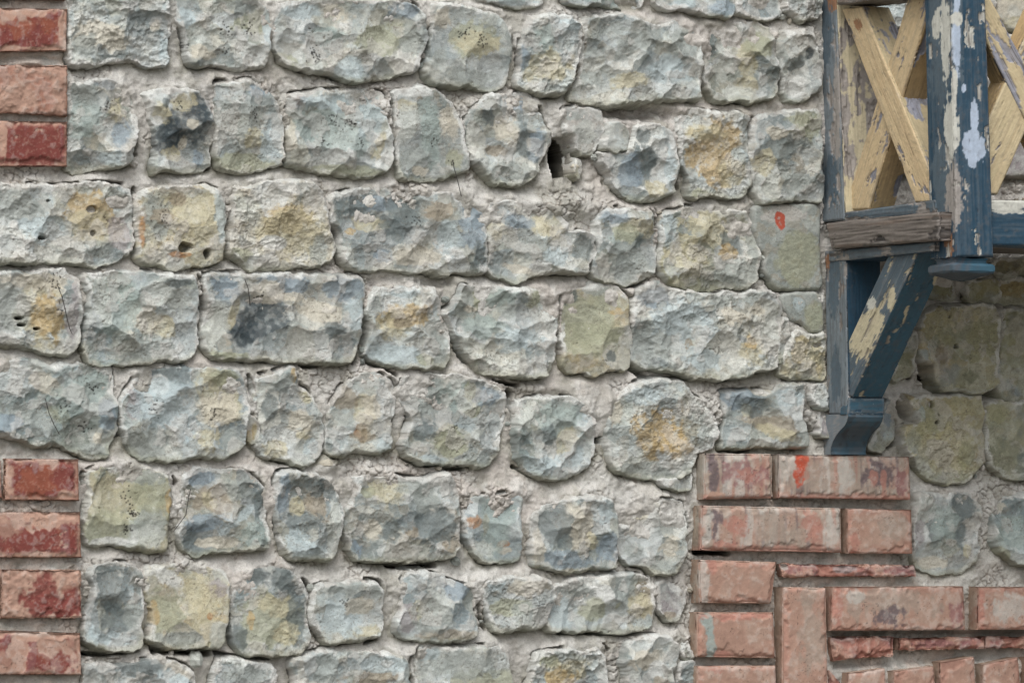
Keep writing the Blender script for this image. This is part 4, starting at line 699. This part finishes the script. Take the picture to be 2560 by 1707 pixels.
# floor boards seen from below and beside
fz = FR('Q', 1820, 700)[2]
def flatcol(k):
    def fn(A, B, W, Hh, face, pos, ed):
        g = fbm(A*20, B*300, 77, 4); c = mix(np.repeat(WOOD[k][None], len(A), 0), WOOD['dark'], .5*sst(-.1, .4, g)); return c, g*.0006
    return fn
for i in range(3):
    ya, yb = -DF+.07+i*(DF-.08)/3, -DF+.07+(i+1)*(DF-.08)/3-.004
    slab([(XS+.06, ya, fz+.02), (XS+1.0, ya, fz+.02), (XS+1.0, ya, fz-.002), (XS+.06, ya, fz-.002)], (0, yb-ya, 0), 'floor_board', M_TIMBER, bal, flatcol('weat'), .001, .006)
# ---- bracket
brk = timber(bal, 'bracket', [SD('Q', 228, 850), SD('Q', 420, 850), SD('R', 448, 955), SD('R', 252, 955)], (T, 0, 0), 'grey', 'bare', .20, rim=[(2, 'deep', .0)], label='knee bracket of faded blue timber with a cream peeled strut',
       patches=[('slate', 's', 'Q', 330, 1100, 50, 300), ('rust', 's', 'Q', 250, 950, 25, 90), ('slate', 's', 'R', 330, 600, 40, 260)])
timber(brk, 'arm', [SD('Q', 262, 848, -.003), SD('Q', 1245, 762, -.003), SD('Q', 1238, 852, -.003), SD('Q', 268, 955, -.003)], (T+.004, 0, 0), 'slate', 'bare', .12, axis='h', rim=[(3, 'deep', .0)])
timber(brk, 'strut', [SD('Q', 825, 880, .004), SD('Q', 1098, 860, .004), SD('R', 480, 790, .004), SD('R', 215, 790, .004)], (T-.006, 0, 0), 'slate', 'cream', .16, rim=[(2, 'blue', .02), (1, 'deep', 0)],
       patches=[('cream', 's', 'R', 570, 240, 110, 210), ('cream', 's', 'R', 680, 80, 55, 150), ('cream', 's', 'Q', 830, 1290, 35, 130), ('white', 's', 'Q', 640, 1330, 40, 60)], label='slanting strut peeled to cream paint')
bl = timber(brk, 'corbel_block', [unproj('R', 455, 800, 'y', SD('R', 445, 860)[1]-.001), unproj('R', 792, 800, 'y', SD('R', 445, 860)[1]-.001), unproj('R', 790, 955, 'y', SD('R', 445, 860)[1]-.001), unproj('R', 440, 955, 'y', SD('R', 445, 860)[1]-.001)],
            (0, .02, 0), 'blue', 'prim', .0, axis='h', bevel=.002, patches=[])
def corbel():
    prof = [SD('R', x, y) for x, y in ((446, 950), (452, 975), (440, 1020), (415, 1065), (375, 1105), (340, 1150), (310, 1205), (292, 1260), (288, 1305), (292, 1330), (262, 1330))]
    pr = [(p[1], p[2]) for p in prof]
    # subdivide
    q = []
    for a, b in zip(pr[:-1], pr[1:]):
        for i in range(6): q.append((a[0]+(b[0]-a[0])*i/6, a[1]+(b[1]-a[1])*i/6))
    q.append(pr[-1]); q = [(.03, pr[0][1])] + q + [(.03, pr[-1][1])]
    n = len(q); nx = 30; V, F, Cc = [], [], []
    for i in range(nx+1):
        for (y, z) in q: V.append((XS+T*i/nx, y, z))
    for i in range(nx):
        for j in range(n-1):
            a = i*n+j; F.append((a, a+1, a+n+1, a+n))
    V = np.array(V); nn = fbm(V[:, 0]*60, V[:, 2]*60, 5, 4); C1 = mix(np.repeat(WOOD['slate'][None]*.9, len(V), 0), WOOD['blue'], sst(-.2, .3, nn)*.6); C1 = mix(C1, WOOD['dark'], .5*sst(.15, .4, fbm(V[:, 0]*90, V[:, 2]*90, 6, 4)))
    o = new_obj('corbel', V, F, M_TIMBER, brk, C1)
    # left cheek as fan of quads
    m_ = len(q); ym = .03; W_, G_ = [], []; k = 14
    for j, (y, z) in enumerate(q):
        for i in range(k+1): W_.append((XS-.0005, y+(ym-y)*i/k, z))
    for j in range(m_-1):
        for i in range(k): a = j*(k+1)+i; G_.append((a, a+1, a+k+2, a+k+1))
    W_ = np.array(W_); g = fbm(W_[:, 1]*300, W_[:, 2]*14, 8, 4); C2 = mix(np.repeat(WOOD['grey'][None], len(W_), 0), WOOD['bare'], sst(-.2, .3, g)*.5)
    new_obj('corbel_cheek', W_, G_, M_TIMBER, brk, C2)
corbel()

# ------------------------------------------------------------------ rubble lying on the balcony floor, dry stems on the wall
def lumps(name, ctrs, mat, palk, seed, parent=None):
    rr = random.Random(seed); V, F, Cc = [], [], []
    for (x, y, z, r) in ctrs:
        b = len(V); nl, nm = 7, 9; sq = [rr.uniform(.6, 1.3) for _ in range(3)]
        for i in range(nl):
            th = math.pi*i/(nl-1)
            for j in range(nm):
                ph = 2*math.pi*j/nm; k = r*rr.uniform(.78, 1.15) if 0 < i < nl-1 else r*.85
                V.append((x+k*sq[0]*math.sin(th)*math.cos(ph), y+k*sq[1]*math.sin(th)*math.sin(ph), z+k*sq[2]*math.cos(th)))
        for i in range(nl-1):
            for j in range(nm): a, c = b+i*nm+j, b+i*nm+(j+1) % nm; F.append((a, a+nm, c+nm, c))
        cc = PAL[rr.choice(palk)]*rr.uniform(.6, 1.1); Cc += [cc]*(nl*nm)
    return new_obj(name, V, F, mat, parent, np.array(Cc), smooth=False)
rr = random.Random(3); cs = []
sz_ = SD('Q', 900, 420)[2]
for _ in range(420):
    x = XS+rr.uniform(.03, .75); y = -DF*rr.uniform(.06, .93); cs.append((x, y, fz+.022+rr.random()**2*.030*(1 if x < XS+.2 else .9), rr.uniform(.004, .012)))
ru = lumps('rubble', cs, M_MORTAR, ('M', 'a', 'h', 'T', 'd', 'i'), 4)
ru['label'] = 'crumbled pinkish mortar and twigs lying on the balcony floor behind the braces'; ru['category'] = 'rubble'; ru['kind'] = 'stuff'
def stem(t, q, lbl, r=.0006, out=-.034):
    P = [unproj(t, x, y, 'y', out-.004*math.sin(i*1.3)) for i, (x, y) in enumerate(pts(q))]
    V, F = [], []
    for i, p in enumerate(P):
        for j in range(5): a = 2*math.pi*j/5; V.append((p[0]+r*math.cos(a), p[1]+r*math.sin(a), p[2]+r*.3*math.sin(a)))
    for i in range(len(P)-1):
        for j in range(5): F.append((i*5+j, i*5+(j+1) % 5, i*5+5+(j+1) % 5, i*5+5+j))
    o = new_obj('dry_stem', V, F, M_TIMBER, None, np.repeat(WOOD['dark'][None], len(V), 0)); o['label'] = lbl; o['category'] = 'dry stem'; o['group'] = 'dry stems hanging on the wall'
stem('B', '1128,1050 1138,1100 1155,1160 1170,1220 1185,1285', 'thin dry stem hanging from the foot of the tall round-shouldered flint')
stem('D', '375,425 405,500 425,580 440,650 455,710 472,745', 'long dry stem across the ochre stone at the left edge')
stem('D', '1600,390 1620,440 1628,500 1635,560', 'short dry stem above the near-black hollow')
stem('D', '295,1165 320,1260 350,1330 388,1400', 'dry stem slanting over the large grey green flint')
stem('G', '1245,300 1225,400 1215,470 1140,570', 'bent dry stem beside the flint with the blue swirl')
stem('C', '1490,1105 1560,1108 1630,1115 1695,1140', 'pale bleached stalk lying level near the timber post', .0008)

# small chips of flint wedged into the joints
crr = random.Random(77)
for (t, cx, cy, r_) in [('B', 935, 365, 22), ('B', 925, 430, 20), ('A', 885, 1290, 22), ('A', 878, 1070, 26), ('C', 222, 1030, 24), ('C', 100, 1090, 34), ('E', 540, 850, 24), ('E', 538, 925, 26), ('D', 788, 1325, 28), ('H', 1315, 1165, 20), ('H', 1150, 770, 34),
                        ('H', 200, 945, 30), ('F', 1325, 250, 26), ('F', 1320, 365, 26), ('C', 1455, 110, 26), ('C', 1500, 140, 20), ('C', 650, 1390, 24), ('R', 1715, 1330, 34), ('R', 1700, 1450, 40), ('R', 1640, 1530, 30), ('H', 300, 130, 60), ('G', 1280, 1415, 60), ('E', 1490, 1330, 28),
                        ('I', 760, 300, 30), ('E', 1080, 520, 36), ('I', 850, 960, 30), ('H', 1040, 165, 24), ('G', 1120, 1370, 28), ('C', 780, 715, 20)]:
    p = unproj(t, cx, cy, 'y', -.004); rad = r_*TILE[t][2]*PXM*.9
    lumps('stone_chip', [(p[0], p[1]+rad*.2, p[2], rad)], M_STONE, ('W', 'G', 'M', 'C'), crr.randrange(999), stone_wall)

# ------------------------------------------------------------------ ground in front (below the frame)
gm = bpy.data.materials.new('ground'); gm.use_nodes = True
nb = gm.node_tree.nodes['Principled BSDF']; nb.inputs['Roughness'].default_value = .95
nz = gm.node_tree.nodes.new('ShaderNodeTexNoise'); nz.inputs['Scale'].default_value = 9; nz.inputs['Detail'].default_value = 6
cr = gm.node_tree.nodes.new('ShaderNodeValToRGB'); cr.color_ramp.elements[0].color = (.10, .09, .075, 1); cr.color_ramp.elements[1].color = (.22, .20, .17, 1)
gm.node_tree.links.new(nz.outputs['Fac'], cr.inputs[0]); gm.node_tree.links.new(cr.outputs[0], nb.inputs['Base Color'])
gd = new_obj('ground', [(-60, -60, 0), (60, -60, 0), (60, .3, 0), (-60, .3, 0)], [(0, 1, 2, 3)], gm); gd['kind'] = 'structure'
# masonry core behind the mortar skin, so the wall is solid to its full height
def core():
    x0, x1, z0, z1, y0, y1 = -4, 5, 0, 4.6, .125, .5
    V = [(x0, y0, z0), (x1, y0, z0), (x1, y0, z1), (x0, y0, z1), (x0, y1, z0), (x1, y1, z0), (x1, y1, z1), (x0, y1, z1)]
    F = [(0, 1, 2, 3), (5, 4, 7, 6), (4, 0, 3, 7), (1, 5, 6, 2), (3, 2, 6, 7), (4, 5, 1, 0)]
    new_obj('wall_core', V, F, M_MORTAR, stone_wall, np.repeat(PAL['M'][None], 8, 0), smooth=False)
core()
